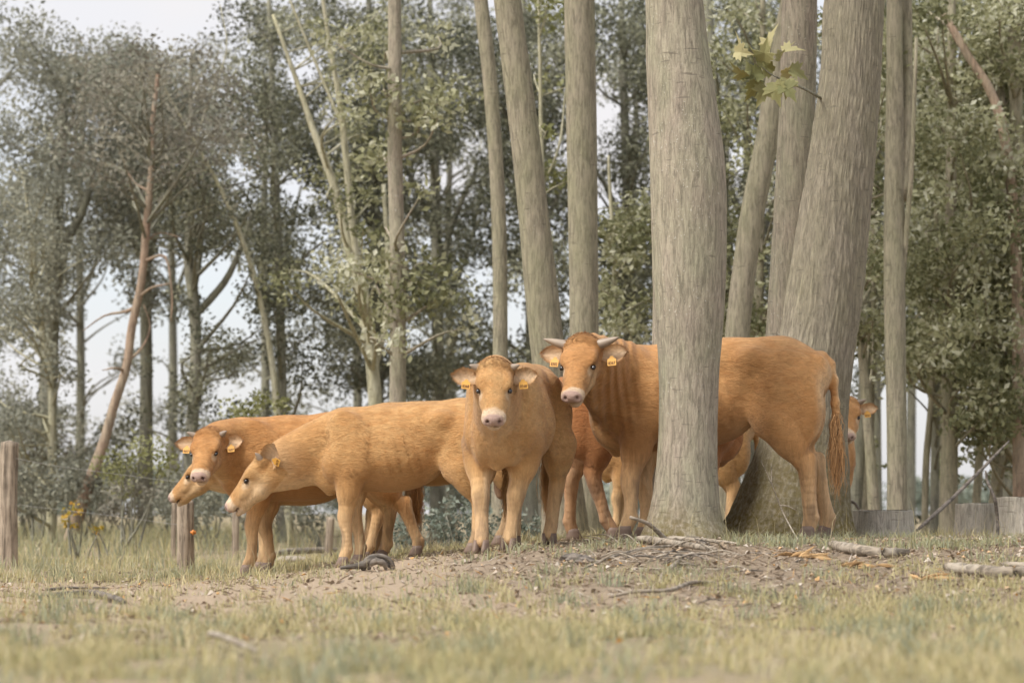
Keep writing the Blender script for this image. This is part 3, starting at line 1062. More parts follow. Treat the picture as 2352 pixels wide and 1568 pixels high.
        Vt = np.vstack([up_, dn_, c + ez * tht, c - ez * tht])
        ft = [[2 * nn_, i, (i + 1) % nn_] for i in range(nn_)] + [[2 * nn_ + 1, nn_ + (i + 1) % nn_, nn_ + i] for i in range(nn_)]
        fq = [[i, nn_ + i, nn_ + (i + 1) % nn_, (i + 1) % nn_] for i in range(nn_)]
        to = link('ear_tag', new_mesh('ear_tag', Vt, [np.array(fq), np.array(ft)], smooth=False), M_TAG, root)
        tm = text_mesh(txt)
        no = link('number', tm, M_PRINT, to)
        mt = Matrix(((*ex, 0), (*ey, 0), (*ez, 0), (0, 0, 0, 1))).transposed()
        sc = 0.0208 * hs
        no.matrix_local = Matrix.Translation(Vector(c + ez * (tht + 0.0012) - ey * 0.012 * hs)) @ mt @ Matrix.Diagonal((sc, sc * 1.25, sc, 1))
    return root

# ------------------------------------------------------------------ ground
def gp(u, v, lift=0.0):
    """where the sight line through (u, v) meets the ground"""
    ds = np.linspace(4.5, 60, 1400)
    p1 = P(u, v, 1.0)
    k = (p1[2] - CAM_Z)
    xs, zs = p1[0] * ds, CAM_Z + k * ds
    h = np.flatnonzero(zs <= ground(xs, ds) + lift)
    d = ds[h[0]] if len(h) else 60.0
    return np.array([p1[0] * d, d, gz(p1[0] * d, d) + lift])


def sand_mask(x, y):
    n = n2(x * 0.9, y * 0.55, 21, 4) - 0.5
    a = sm(9.3, 11.0, y + 3.0 * n) * (1 - sm(15.2, 17.0, y + 3.0 * n)) * (1 - sm(0.2, 2.4, x + 2.5 * n))
    b = (1 - sm(6.6, 7.1, y + 1.2 * n)) * (1 - sm(-0.7, -0.3, x + 1.0 * n))
    c = 0.85 * sm(18, 19.5, y) * (1 - sm(23, 26, y)) * (1 - sm(-3.2, -2.0, x)) * sm(0.02, 0.1, n)
    return np.clip(np.maximum(np.maximum(a, b), c), 0, 1)


def litter_mask(x, y):
    n = n2(x * 0.8, y * 0.5, 43, 4) - 0.5
    return np.clip(sm(-0.9, 0.5, x + 1.5 * n) * sm(10.2, 12.4, y + 3.0 * n) * (1 - sm(17.2, 18.6, y)), 0, 1)


xs = np.concatenate([-np.geomspace(9, 2500, 26)[::-1], np.linspace(-8.9, 8.9, 250), np.geomspace(9, 2500, 26)])
ys = np.concatenate([np.linspace(-40, 2.9, 12), np.linspace(3, 24, 330), np.geomspace(24.2, 3000, 60)])
GX, GY = np.meshgrid(xs, ys, indexing='ij')
GZ = ground(GX.ravel(), GY.ravel()).reshape(GX.shape)
lm, smk = litter_mask(GX.ravel(), GY.ravel()), sand_mask(GX.ravel(), GY.ravel())
GZ = GZ + ((smk * 0.030 + 0.012) * (n2(GX.ravel() * 5.5, GY.ravel() * 5.5, 78, 3) - 0.5) * (np.abs(GX.ravel()) < 8.5)).reshape(GX.shape)
GZ = GZ + (lm * 0.03 * (n2(GX.ravel() * 9, GY.ravel() * 9, 77, 2) - 0.5)).reshape(GX.shape)
i, j = np.meshgrid(np.arange(len(xs) - 1), np.arange(len(ys) - 1), indexing='ij')
ny = len(ys)
gq = np.stack([i * ny + j, (i + 1) * ny + j, (i + 1) * ny + j + 1, i * ny + j + 1], -1).reshape(-1, 4)
m = NT('soil', 0.95, 0.1)
c = m.coord()
f1 = m.noise(c, 1.6, 5, 0.6)
f2 = m.noise(c, 26.0, 5, 0.7)
f3 = m.noise(c, 110.0, 3, 0.6)
soil = m.mix(m.ramp(f1, [(0.35, (0, 0, 0)), (0.65, (1, 1, 1))]), (0.345, 0.275, 0.185), (0.275, 0.235, 0.145))
soil = m.mix(m.attr('sand'), soil, m.mix(f1, (0.35, 0.27, 0.19), (0.44, 0.345, 0.25)))
soil = m.mix(m.attr('litter'), soil, m.mix(m.ramp(f2, [(0.35, (0, 0, 0)), (0.7, (1, 1, 1))]), (0.20, 0.155, 0.11), (0.36, 0.285, 0.205)))
soil = m.scale(soil, m.math('ADD', 0.62, m.math('ADD', m.math('MULTIPLY', f2, 0.45), m.math('MULTIPLY', f3, 0.3))))
m.color(soil)
m.bump(m.math('ADD', f2, m.math('MULTIPLY', f3, 0.5)), 0.7, 0.03)
tag(link('ground', new_mesh('ground', np.stack([GX, GY, GZ], -1).reshape(-1, 3), gq, dict(sand=smk, litter=lm)), m.m), kind='structure')


# ------------------------------------------------------------------ grass and ground litter
def blades(x, y, h, w, rng, lean=0.5, curl=0.35):
    n = len(x)
    z = ground(x, y) - 0.004
    az = rng.random(n) * 2 * np.pi
    dv = np.stack([np.cos(az), np.sin(az)], -1)
    ln = lean * rng.random(n) * h
    sa = rng.random(n) * np.pi
    sx, sy = np.cos(sa) * w / 2, np.sin(sa) * w / 2
    b = np.stack([x, y, z], -1)
    mid = b + np.stack([dv[:, 0] * ln * 0.35, dv[:, 1] * ln * 0.35, h * 0.58], -1)
    tip = b + np.stack([dv[:, 0] * ln * (1 + curl), dv[:, 1] * ln * (1 + curl), h * (1 - 0.25 * curl * rng.random(n))], -1)
    s = np.stack([sx, sy, np.zeros(n)], -1)
    V = np.stack([b - s, b + s, mid + 0.7 * s, mid - 0.7 * s, tip], 1).reshape(-1, 3)
    k = np.arange(n)[:, None] * 5
    return V, k + np.array([[0, 1, 2, 3]]), k + np.array([[3, 2, 4]])


def grass_field():
    rng = np.random.default_rng(11)
    VS, Q, T, R = [], [], [], []
    k = 0

    def add(x, y, h, w, tone, lean=0.6):
        nonlocal k
        V, q, t = blades(x, y, h, w, rng, lean)
        VS.append(V)
        Q.append(q + k)
        T.append(t + k)
        R.append(np.repeat(np.clip(tone, 0, 1), 5))
        k += len(V)

    def scatter(n, y0, y1, mx, dens):
        y = np.sqrt(rng.random(n) * (y1 ** 2 - y0 ** 2) + y0 ** 2)
        x = (rng.random(n) * 2 - 1) * (y * 0.232 + mx)
        keep = rng.random(n) < dens(x, y)
        return x[keep], y[keep]

    def tufts(x, y, per, spread):
        t = np.repeat(np.arange(len(x)), per)
        return x[t] + rng.normal(size=len(t)) * spread, y[t] + rng.normal(size=len(t)) * spread, t
    # near meadow
    dn = lambda x, y: np.clip(1 - 0.75 * sand_mask(x, y) - 0.62 * litter_mask(x, y), 0.05, 1) * (0.08 + 0.92 * sm(0.42, 0.60, n2(x * 2.1, y * 1.3, 9, 3)))
    x, y = scatter(15000, 5.2, 13.5, 0.5, dn)
    x, y, t = tufts(x, y, 8, 0.028)
    tt = rng.random(t.max() + 1)
    zone = n2(x * 0.8, y * 0.6, 17, 2)
    h = (0.022 + 0.048 * rng.random(len(x))) * (0.5 + 0.9 * tt[t])
    add(x, y, h, 0.0045 + 0.003 * rng.random(len(x)), 0.30 + 0.50 * zone + 0.55 * (tt[t] - 0.5) + 0.2 * rng.normal(size=len(x)) * 0.6)
    # among the animals and behind
    dn2 = lambda x, y: np.clip(1 - 0.72 * sand_mask(x, y) - 0.62 * litter_mask(x, y), 0.05, 1) * (0.15 + 0.85 * sm(0.42, 0.62, n2(x * 1.3, y * 1.3, 10, 3)))
    x, y = scatter(7500, 13.0, 24, 0.7, dn2)
    x, y, t = tufts(x, y, 7, 0.04)
    tt = rng.random(t.max() + 1)
    h = (0.03 + 0.075 * rng.random(len(x))) * (0.4 + 0.9 * tt[t]) * (1 - 0.6 * sm(-1.6, -0.2, x) * (1 - sm(17.6, 18.6, y)))
    add(x, y, h, 0.005 + 0.003 * rng.random(len(x)), 0.35 + 0.5 * tt[t] + 0.15 * rng.normal(size=len(x)), 0.8)
    # tall dry grass on the far left
    x, y = scatter(5200, 19, 46, 1.0, lambda x, y: (1 - sm(-2.5, -0.5, x / (y / 18))) * (0.3 + 0.7 * sm(0.4, 0.6, n2(x, y, 15, 3))))
    x, y, t = tufts(x, y, 7, 0.06)
    add(x, y, 0.10 + 0.26 * rng.random(len(x)) * sm(19, 30, y) + 0.05 * rng.random(len(x)), 0.007 + 0.004 * rng.random(len(x)), 0.45 + 0.3 * rng.normal(size=len(x)), 0.7)
    # blue-green tufts at the tree bases and the stumps
    cs = [(1700, 1245, 10), (1760, 1250, 22), (1820, 1255, 24), (1900, 1252, 26), (1945, 1240, 18), (2010, 1262, 16), (2120, 1255, 22), (2180, 1262, 24), (2250, 1255, 18), (2320, 1250, 16), (2060, 1240, 10),
          (1440, 1250, 9), (1240, 1262, 10), (1175, 1282, 8), (1340, 1262, 7), (620, 1322, 10), (560, 1326, 8), (1420, 1262, 9), (820, 1310, 6), (1290, 1275, 8), (1560, 1330, 7), (1290, 1320, 8), (1610, 1320, 7), (2290, 1290, 12),
          (450, 1320, 14), (400, 1325, 14), (60, 1310, 10), (760, 1395, 8), (1180, 1400, 8), (1010, 1385, 7), (300, 1330, 20), (200, 1335, 20), (120, 1325, 16)]
    for (u, v, n) in cs:
        g = gp(u, v)
        x = g[0] + rng.normal(size=n) * 0.13
        y = g[1] + rng.normal(size=n) * 0.10
        x, y, t = tufts(x, y, 9, 0.025)
        add(x, y, (0.03 + 0.07 * rng.random(len(x))) * (1 + 0.6 * sm(17.6, 18.2, y)), 0.005 + 0.003 * rng.random(len(x)), 0.15 + 0.28 * rng.random(len(x)) + 0.2 * (rng.random(len(x)) > 0.8), 0.95)
    # ragged clumps in the foreground
    x, y = scatter(420, 5.6, 12.5, 0.3, lambda x, y: 0.35 + 0.6 * n2(x * 1.1, y * 1.1, 71, 2))
    x, y, t = tufts(x, y, 46, 0.045)
    tt = rng.random(t.max() + 1)
    add(x, y, (0.035 + 0.07 * rng.random(len(x))) * (0.5 + 0.8 * tt[t]), 0.0045 + 0.003 * rng.random(len(x)), np.where(tt[t] > 0.6, 0.27, 0.68) + 0.14 * rng.normal(size=len(x)), 1.0)
    # seed stalks
    n = 260
    x, y = scatter(n * 3, 8, 18, 0.2, lambda x, y: 0.35 + 0 * x)
    add(x, y, 0.16 + 0.16 * rng.random(len(x)), np.full(len(x), 0.003), 0.75 + 0.2 * rng.random(len(x)), 0.4)
    V = np.vstack(VS)
    mat = leaf_material('grass_blades', [(0.0, (0.27, 0.295, 0.22)), (0.3, (0.35, 0.355, 0.225)), (0.55, (0.45, 0.41, 0.205)), (0.8, (0.53, 0.455, 0.25)), (1.0, (0.60, 0.53, 0.36))], 0.3, 0.75)
    tag(link('grass', new_mesh('grass', V, [np.vstack(Q), np.vstack(T)], dict(rnd=np.concatenate(R))), mat), 'dry yellowish grass growing in tufts over the sandy ground', 'grass', kind='stuff')


def litter_field():
    rng = np.random.default_rng(12)
    n = 34000
    y = rng.random(n) * 11 + 8.5
    x = (rng.random(n) * 2 - 1) * (y * 0.232 + 0.4)
    k = rng.random(n) < (0.26 + 0.74 * litter_mask(x, y)) * (0.3 + 0.7 * n2(x * 2, y * 2, 66, 3))
    x, y = x[k], y[k]
    n = len(x)
    z = ground(x, y) + 0.004 + 0.012 * rng.random(n)
    az = rng.random(n) * 6.283
    twig = rng.random(n) < 0.6
    L = np.where(twig, 0.03 + 0.09 * rng.random(n), 0.014 + 0.03 * rng.random(n))
    W = np.where(twig, 0.003 + 0.003 * rng.random(n), L * (0.4 + 0.4 * rng.random(n)))
    a = np.stack([np.cos(az), np.sin(az), 0.35 * rng.normal(size=n)], -1)
    b = np.stack([-np.sin(az), np.cos(az), 0.5 * rng.normal(size=n)], -1)
    c = np.stack([x, y, z], -1)
    bow = np.stack([np.zeros(n), np.zeros(n), 0.25 * W + 0.002], -1)
    V = np.stack([c - a * L[:, None] / 2, c - b * W[:, None] / 2 + bow, c + a * L[:, None] / 2, c + b * W[:, None] / 2 + bow, c - bow], 1).reshape(-1, 3)
    o = np.arange(n)[:, None] * 5
    T = np.vstack([o + np.array([[0, 1, 3]]), o + np.array([[1, 2, 3]]), o + np.array([[0, 4, 1]]), o + np.array([[4, 2, 1]]), o + np.array([[0, 3, 4]]), o + np.array([[3, 2, 4]])])
    m = NT('litter', 0.9, 0.15)
    m.color(m.ramp(m.attr('rnd'), [(0.0, (0.16, 0.12, 0.085)), (0.35, (0.29, 0.225, 0.16)), (0.6, (0.36, 0.29, 0.22)), (0.85, (0.47, 0.41, 0.34)), (0.94, (0.50, 0.27, 0.08)), (1.0, (0.6, 0.55, 0.48))]))
    tag(link('leaf_litter', new_mesh('leaf_litter', V, T, dict(rnd=np.repeat(rng.random(n), 5)), smooth=False), m.m), 'brown leaf litter and wood chips strewn round the trees', 'leaf litter', kind='stuff')


# ------------------------------------------------------------------ trees
BARK = {
    'smooth': bark_material('bark_pale_smooth', (0.402, 0.342, 0.270), (0.360, 0.342, 0.240), (0.660, 0.636, 0.552), 46, 0.55, 0.7, 1.0),
    'furrow': bark_material('bark_furrowed', (0.402, 0.354, 0.270), (0.360, 0.330, 0.228), (0.576, 0.552, 0.456), 52, 0.7, 0.35, 1.0),
    'mid': bark_material('bark_mid', (0.348, 0.306, 0.228), (0.300, 0.282, 0.186), (0.504, 0.480, 0.396), 40, 0.5, 0.4, 1.0),
    'far': bark_material('bark_far', (0.240, 0.228, 0.186), (0.288, 0.282, 0.204), (0.384, 0.384, 0.324), 30, 0.4, 0.2, 1.0),
    'pale': bark_material('bark_pale_green', (0.396, 0.372, 0.240), (0.456, 0.432, 0.324), (0.600, 0.576, 0.480), 30, 0.4, 0.2, 1.0),
    'pine': bark_material('bark_pine_red', (0.39, 0.275, 0.20), (0.35, 0.29, 0.215), (0.45, 0.37, 0.28), 26, 0.5, 0.2, 1.0),
}
BARK['stump'] = bark_material('bark_stump', (0.60, 0.545, 0.46), (0.54, 0.50, 0.41), (0.68, 0.65, 0.57), 40, 0.7, 0.4, 1.0)
LEAF = {
    'dark': leaf_material('leaves_dark', [(0.0, (0.085, 0.09, 0.062)), (0.45, (0.165, 0.168, 0.115)), (0.8, (0.29, 0.29, 0.195)), (1.0, (0.42, 0.42, 0.30))], 0.4),
    'grey': leaf_material('leaves_grey', [(0.0, (0.178, 0.182, 0.144)), (0.5, (0.270, 0.273, 0.215)), (1.0, (0.391, 0.385, 0.293))], 0.38),
    'pine': leaf_material('needles_brown', [(0.0, (0.172, 0.161, 0.127)), (0.5, (0.259, 0.241, 0.190)), (1.0, (0.356, 0.339, 0.265))], 0.35),
    'pale': leaf_material('leaves_pale', [(0.0, (0.13, 0.136, 0.066)), (0.35, (0.25, 0.25, 0.13)), (0.65, (0.40, 0.395, 0.24)), (1.0, (0.60, 0.595, 0.46))], 0.42),
    'yellow': leaf_material('leaves_yellow_green', [(0.0, (0.16, 0.165, 0.06)), (0.5, (0.25, 0.255, 0.11)), (1.0, (0.36, 0.36, 0.19))], 0.35),
    'bramble': leaf_material('leaves_blue_green', [(0.0, (0.10, 0.12, 0.095)), (0.5, (0.185, 0.215, 0.17)), (1.0, (0.32, 0.345, 0.28))], 0.25),
    'orange': leaf_material('leaves_orange', [(0.0, (0.30, 0.24, 0.04)), (0.5, (0.50, 0.33, 0.06)), (1.0, (0.62, 0.36, 0.10))], 0.35),
    'maple': leaf_material('leaves_maple', [(0.0, (0.19, 0.205, 0.09)), (0.5, (0.28, 0.285, 0.125)), (0.8, (0.44, 0.42, 0.20)), (1.0, (0.62, 0.57, 0.32))], 0.4, 0.6),
}
GAPS = [(240, 0, 170, 62), (330, 60, 60, 40), (245, 720, 55, 110), (215, 880, 45, 70), (395, 590, 26, 60), (390, 770, 48, 45), (505, 660, 52, 75), (545, 740, 40, 36), (345, 890, 36, 26), (530, 900, 40, 26), (720, 560, 22, 30), (1100, 640, 20, 30), (940, 760, 24, 26), (680, 430, 22, 24), (1035, 415, 40, 34), (1385, 290, 28, 75), (1390, 450, 20, 30), (1180, 740, 16, 60), (2130, 1000, 50, 130), (2225, 1110, 60, 60), (2335, 1105, 30, 60), (1955, 1090, 22, 80),
        (2040, 930, 60, 30), (985, 560, 24, 20), (680, 160, 30, 22), (560, 400, 20, 30), (620, 880, 30, 20), (2200, 100, 16, 24), (1690, 380, 10, 40), (1700, 600, 12, 30), (60, 850, 26, 40)]


def leaf_cloud(cent, rad, cnt, size, rng, flat=0.75, aspect=0.55, spread=1.0, shell=0.45):
    cnt = np.asarray(cnt, int)
    t = np.repeat(np.arange(len(cent)), cnt)
    n = len(t)
    d = unit(rng.normal(size=(n, 3)))
    r = rng.random(n) ** shell
    off = d * r[:, None] * rad[t][:, None] * (0.7 + 0.65 * vnoise(d * 1.7 + 13.7 * t[:, None], 33))[:, None] * np.array([1, 1, flat])
    off = off + 0.25 * rad[t][:, None] * (np.stack([vnoise((cent[t] + off) * 2.3 + 7 * q, 80 + q) for q in range(3)], -1) - 0.5)
    p = cent[t] + off
    nn = unit(rng.normal(size=(n, 3)) * spread + np.array([0, -0.15, 0.75]))
    ax = unit(np.cross(nn, rng.normal(size=(n, 3))))
    ax = unit(ax + np.array([0, 0, -0.25]))
    bx = np.cross(nn, ax)
    s = size * (0.65 + 0.7 * rng.random(n))[:, None]
    V = np.stack([p - ax * s / 2, p - bx * s * aspect / 2 + nn * s * 0.06, p + ax * s / 2, p + bx * s * aspect / 2 + nn * s * 0.06], 1).reshape(-1, 3)
    k = np.arange(n)[:, None] * 4
    Q = np.vstack([k + np.array([[0, 1, 2]]), k + np.array([[0, 2, 3]])])
    tone = rng.random(len(cent))
    rnd = np.clip(0.42 + 0.85 * (tone[t] - 0.5) + 0.22 * rng.normal(size=n), 0, 1)
    return V, Q, np.repeat(rnd, 4)


def px_path(path, d, dd=0.0):
    """[(u, v, half width)] -> world points and radii, dd = depth gained per metre of height"""
    pts, rad = [], []
    for (u, v, hw) in path:
        q = P(u, v, d)
        dep = d + dd * (q[2])
        q = P(u, v, dep)
        pts.append(q)
        rad.append(hw * dep / FPX)
    return np.array(pts), np.array(rad)


def trunk_mesh(pts, rad, nseg, rings, relief=0.0, lobes=0.0, moss_h=0.0, seed=0, base=None, fine=1.0):
    sp = smooth_path(np.column_stack([pts, rad]), rings)
    pts, rad = sp[:, :3], np.maximum(sp[:, 3], 0.004)
    z0 = pts[:, 2].min()

    def disp(V, ri, ang):
        h = V[..., 2] - z0
        f = 1 + 0.05 * (fbm(V * np.array([2.2, 2.2, 1.3]) + seed, 2, seed) - 0.5)
        if lobes:
            f = f + lobes * np.exp(-np.maximum(h - 0.1, 0) / 0.22) * (0.5 + 0.5 * np.sin(5 * ang + 1.3 + seed + 0.8 * np.sin(2 * ang)))
        if relief:
            aa = ang * float(np.median(rad)) + 0 * h
            w = 0.008 * (fbm(np.stack([aa * 9, h * 2.5, 0 * h + seed], -1), 2, 3) - 0.5)
            r = vnoise(np.stack([(aa + w) / (0.016 * fine), h / 0.13 + aa * 2, 0 * h + 3.3 + seed], -1), seed + 5)
            r2 = vnoise(np.stack([(aa + w) / (0.007 * fine), h / 0.07, 0 * h + 1.3], -1), seed + 6)
            ridge_store[0] = np.clip(1 - np.abs(2 * r - 1), 0, 1) * min(1.0, 0.15 + relief / 0.013)
            f = f + (relief / rad[:, None]) * ((1 - np.abs(2 * r - 1)) * -1.0 + 0.4 * (r2 - 0.5) + 0.4)
        return f
    rid = []

    def disp_(V, ri, ang):
        f = disp(V, ri, ang)
        rid.append(ridge_store[0] if relief else np.zeros(f.shape))
        return f
    ridge_store = [None]
    V, fs = tube(pts, rad, nseg, True, disp_)
    moss = np.clip(1.15 - (V[:, 2] - z0 - 0.12) / max(moss_h, 1e-3) + 0.6 * (fbm(V * 4, 2, 8) - 0.5), 0, 1) if moss_h > 0 else np.zeros(len(V))
    ridge = np.concatenate([np.asarray(rid[0]).ravel(), [0, 0]])
    return V, fs, dict(moss=moss, furrow=ridge)


def finish_trunk(pts, rad, up=2.5):
    """extend a picture path (top first) above the frame and down into the ground"""
    pts, rad = list(pts), list(rad)
    if pts[0][2] < pts[-1][2]:
        pts, rad = pts[::-1], rad[::-1]
    if up > 0:
        t = unit(pts[0] - pts[min(2, len(pts) - 1)])
        pts.insert(0, pts[0] + t * up)
        rad.insert(0, rad[0] * 0.62)
    b = pts[-1].copy()
    b[2] = gz(b[0], b[1]) - 0.15
    t = unit(pts[-1] - pts[-2])
    if pts[-1][2] > b[2] + 0.05:
        k = (pts[-1][2] - b[2]) / max(-t[2], 0.3)
        q = pts[-1] + t * k
        q[2] = gz(q[0], q[1]) - 0.15
        pts.append(q)
        rad.append(rad[-1] * 1.12)
    return np.array(pts)[::-1], np.array(rad)[::-1]          # base first


def make_tree(name, label, d, path, bark='far', nseg=12, rings=24, relief=0.0, lobes=0.0, moss=0.0, up=2.5, dd=0.0, forks=(), terr=None, nb=0, leaf='dark', size=0.085, blob=(0.28, 0.55),
              dens=800, seed=0, top=None, gaps=True, group=None, thick=1.3, fine=1.0, deadlimbs=(), extra=()):
    rng = np.random.default_rng(500 + seed)
    pts, rad = px_path(path, d, dd)
    pts, rad = finish_trunk(pts, rad, up)
    b = pts[0].copy()
    b[2] = gz(b[0], b[1])
    root = empty(name, b, label, 'tree', group)
    V, fs, ms = trunk_mesh(pts, rad, nseg, rings, relief, lobes, moss, seed, fine=fine)
    link('trunk', new_mesh('trunk', V - b, fs, ms), BARK[bark], root)
    for fk in forks:
        fp, fr = px_path(fk, d)
        if len(fp) > 2:
            fp = fp + np.linspace(0, 1, len(fp))[:, None] * np.array([0, rng.normal() * 0.3, 0])
        sp = smooth_path(np.column_stack([fp, fr]), 14)
        V, fs = tube(sp[:, :3], np.maximum(sp[:, 3], 0.004), 8)
        link('limb', new_mesh('limb', V - b, fs, dict(moss=np.zeros(len(V)))), BARK[bark], root)
    cent, rr = [], []
    nb = int(nb * {'pale': 1.8, 'dark': 1.36}.get(leaf, 1.5))
    dens = dens * (1.9 if leaf == 'pale' else 1.15)
    size = size * (0.68 if leaf == 'pale' else 0.82)
    if terr:
        u0, u1, v0, v1 = terr
        tries = 0
        while len(cent) < nb and tries < nb * 12:
            tries += 1
            u, v = u0 + (u1 - u0) * (0.5 + 0.5 * np.clip(rng.normal() * 0.55, -1.15, 1.15)), v0 + (v1 - v0) * rng.random()
            r = blob[0] + (blob[1] - blob[0]) * rng.random()
            rp = r * FPX / d
            if gaps and any(((u - g[0]) / (g[2] + 0.40 * rp)) ** 2 + ((v - g[1]) / (g[3] + 0.40 * rp)) ** 2 < 1 for g in GAPS):
                continue
            dep = d + thick * np.clip(rng.normal(), -1.6, 1.6)
            cent.append(P(u, v, dep))
            rr.append(r)
    for (u, v, rp, dep_off) in extra:
        cent.append(P(u, v, d + dep_off))
        rr.append(rp * d / FPX)
    if top:                                                    # crown above the frame
        n, spread_, r0, r1, hh = top
        tp = pts[-1]
        for q in range(n):
            cent.append(tp + np.array([rng.normal() * spread_, rng.normal() * spread_, hh * (rng.random() - 0.25)]))
            rr.append(r0 + (r1 - r0) * rng.random())
    if cent:
        cent, rr = np.array(cent), np.array(rr)
        V, T, rnd = leaf_cloud(cent, rr, np.maximum(6, (dens * 0.45 if top else dens) * rr ** 2), size, rng)
        tag(link('crown', new_mesh('crown', V - b, T, dict(rnd=rnd), smooth=False), LEAF[leaf], root), kind='stuff')
        # limbs carrying the leaf clumps
        sp = smooth_path(np.column_stack([pts, rad]), 40)
        segs = []
        sel = np.argsort(-rr)[:min(len(rr), 46)]
        for q in sel:
            dz = np.linalg.norm(cent[q][None, :2] - sp[:, :2], axis=1)
            want = cent[q][2] - 0.45 * np.linalg.norm(cent[q][:2] - sp[np.argmin(np.abs(sp[:, 2] - cent[q][2])), :2])
            a = sp[np.argmin(np.abs(sp[:, 2] - want))]
            s0, s1 = a[:3], cent[q]
            if np.linalg.norm(s1 - s0) > 4.5:
                continue
            mid = (s0 + s1) / 2 + rng.normal(size=3) * 0.12 + np.array([0, 0, 0.05])
            r0 = min(a[3] * 0.45, 0.014 + 0.010 * np.linalg.norm(s1 - s0))
            lp = smooth_path(np.vstack([s0, mid, s1]), 7)
            segs.append(tube(lp, np.linspace(r0, 0.005, 7), 5, False))
        if segs:
            Vb, Fb = join(segs)
            bk = 'far' if bark == 'pine' else bark
            tag(link('branches', new_mesh('branches', Vb - b, Fb, dict(moss=np.zeros(len(Vb)))), BARK[bk], root), kind='stuff')
    for (pp, r0) in deadlimbs:
        fp = np.array([P(u, v, d + o) for (u, v, o) in pp])
        sp = smooth_path(fp, 10)
        V, fs = tube(sp, np.linspace(r0, 0.006, 10), 6)
        link('dead_limb', new_mesh('dead_limb', V - b, fs, dict(moss=np.zeros(len(V)))), BARK[bark], root)
    return root


def make_bush(name, label, u, v, ru, rv, d, leaf, n=10, size=0.06, dens=1100, seed=0, cat='bush', group=None, stems=6, flat=0.8, blob=0.45):
    rng = np.random.default_rng(900 + seed)
    c = P(u, v, d)
    k = d / FPX
    g = np.array([c[0], d, gz(c[0], d)])
    root = empty(name, g, label, cat, group)
    cent, rr = [], []
    for q in range(n):
        a, e = rng.random() * 6.283, np.sqrt(rng.random())
        rb = blob * min(ru, rv) * k * (0.7 + 0.7 * rng.random())
        p = c + np.array([math.cos(a) * e * ru * k * 0.8, rng.normal() * ru * k * 0.4, math.sin(a) * e * rv * k * 0.75])
        p[2] = max(p[2], g[2] + rb * 0.5)
        cent.append(p)
        rr.append(rb)
    cent, rr = np.array(cent), np.array(rr)
    V, T, rnd = leaf_cloud(cent, rr, np.maximum(10, dens * rr ** 2), size, rng, flat)
    tag(link('foliage', new_mesh('foliage', V - g, T, dict(rnd=rnd), smooth=False), LEAF[leaf], root), kind='stuff')
    for q in range(stems):
        t = cent[rng.integers(len(cent))]
        b0 = g + np.array([rng.normal() * 0.12 * ru * k, rng.normal() * 0.08, -0.03])
        sp = smooth_path(np.vstack([b0, (b0 + t) / 2 + rng.normal(size=3) * 0.06, t]), 7)
        V, fs = tube(sp, np.linspace(0.016, 0.005, 7), 5)
        link('stem', new_mesh('stem', V - g, fs, dict(moss=np.zeros(len(V)))), BARK['far'], root)
    return root

# ================================================================== BUILD
grass_field()
litter_field()

# ---- the near maple trunks
make_tree('maple_tree', 'thick smooth grey trunk standing in front of the largest bull', 16.05,
          [(1545, -40, 65), (1556, 120, 73), (1568, 250, 81), (1580, 400, 88), (1583, 550, 86), (1583, 650, 84), (1583, 750, 78), (1582, 850, 70), (1580, 1000, 67), (1576, 1120, 73), (1572, 1190, 84), (1572, 1238, 104)],
          'smooth', 200, 280, 0.0022, 0.10, 0.28, seed=1, fine=1.0, top=(14, 1.3, 0.5, 0.9, 3.0), leaf='maple', size=0.15, dens=160, group='maple trees by the cattle')
make_tree('maple_tree', 'straight grey trunk half hidden directly behind the thick front trunk', 18.3,
          [(1535, -40, 30), (1533, 300, 30), (1531, 600, 31), (1530, 850, 33), (1530, 1100, 36)], 'smooth', 40, 60, 0.002, seed=2, top=(8, 1.0, 0.5, 0.8, 2.5), leaf='maple', size=0.15, dens=120, group='maple trees by the cattle')
big = make_tree('maple_tree', 'massive leaning furrowed trunk with mossy flared base behind the bull', 18.25,
          [(1964, -40, 68), (1955, 150, 70), (1941, 300, 75), (1916, 500, 82), (1890, 700, 88), (1868, 850, 90), (1852, 980, 96), (1836, 1090, 116), (1822, 1170, 134), (1815, 1225, 152), (1812, 1262, 172)],
          'furrow', 300, 360, 0.010, 0.10, 1.05, seed=3, fine=1.1, top=(14, 1.3, 0.5, 0.9, 3.0), leaf='maple', size=0.15, dens=160, group='maple trees by the cattle')
make_tree('maple_tree', 'upright grey trunk squeezed behind the massive leaning furrowed trunk', 18.95,
          [(1838, -40, 40), (1833, 200, 42), (1822, 450, 43), (1806, 700, 43), (1797, 900, 46), (1797, 1100, 52), (1797, 1220, 66)], 'smooth', 60, 120, 0.003, 0.08, 0.3, seed=4,
          top=(8, 1.0, 0.5, 0.8, 2.5), leaf='maple', size=0.15, dens=120, group='maple trees by the cattle')
make_tree('maple_tree', 'straight pale trunk rising above the horned bull head', 22.0,
          [(1330, -40, 35), (1334, 200, 36), (1338, 450, 35), (1341, 700, 34), (1342, 900, 35), (1342, 1150, 40)], 'mid', 40, 70, 0.003, seed=5, top=(8, 1.1, 0.5, 0.9, 2.5), leaf='maple', size=0.15, dens=120, group='maple trees by the cattle')
make_tree('maple_tree', 'leaning grey trunk slanting down behind the middle cow', 20.5,
          [(1160, -40, 31), (1178, 100, 32), (1204, 300, 34), (1226, 500, 36), (1245, 680, 39), (1264, 860, 40), (1285, 1050, 44), (1298, 1200, 54)], 'mid', 40, 80, 0.003, seed=6, top=(8, 1.1, 0.5, 0.9, 2.5), leaf='maple', size=0.15, dens=120, group='maple trees by the cattle')
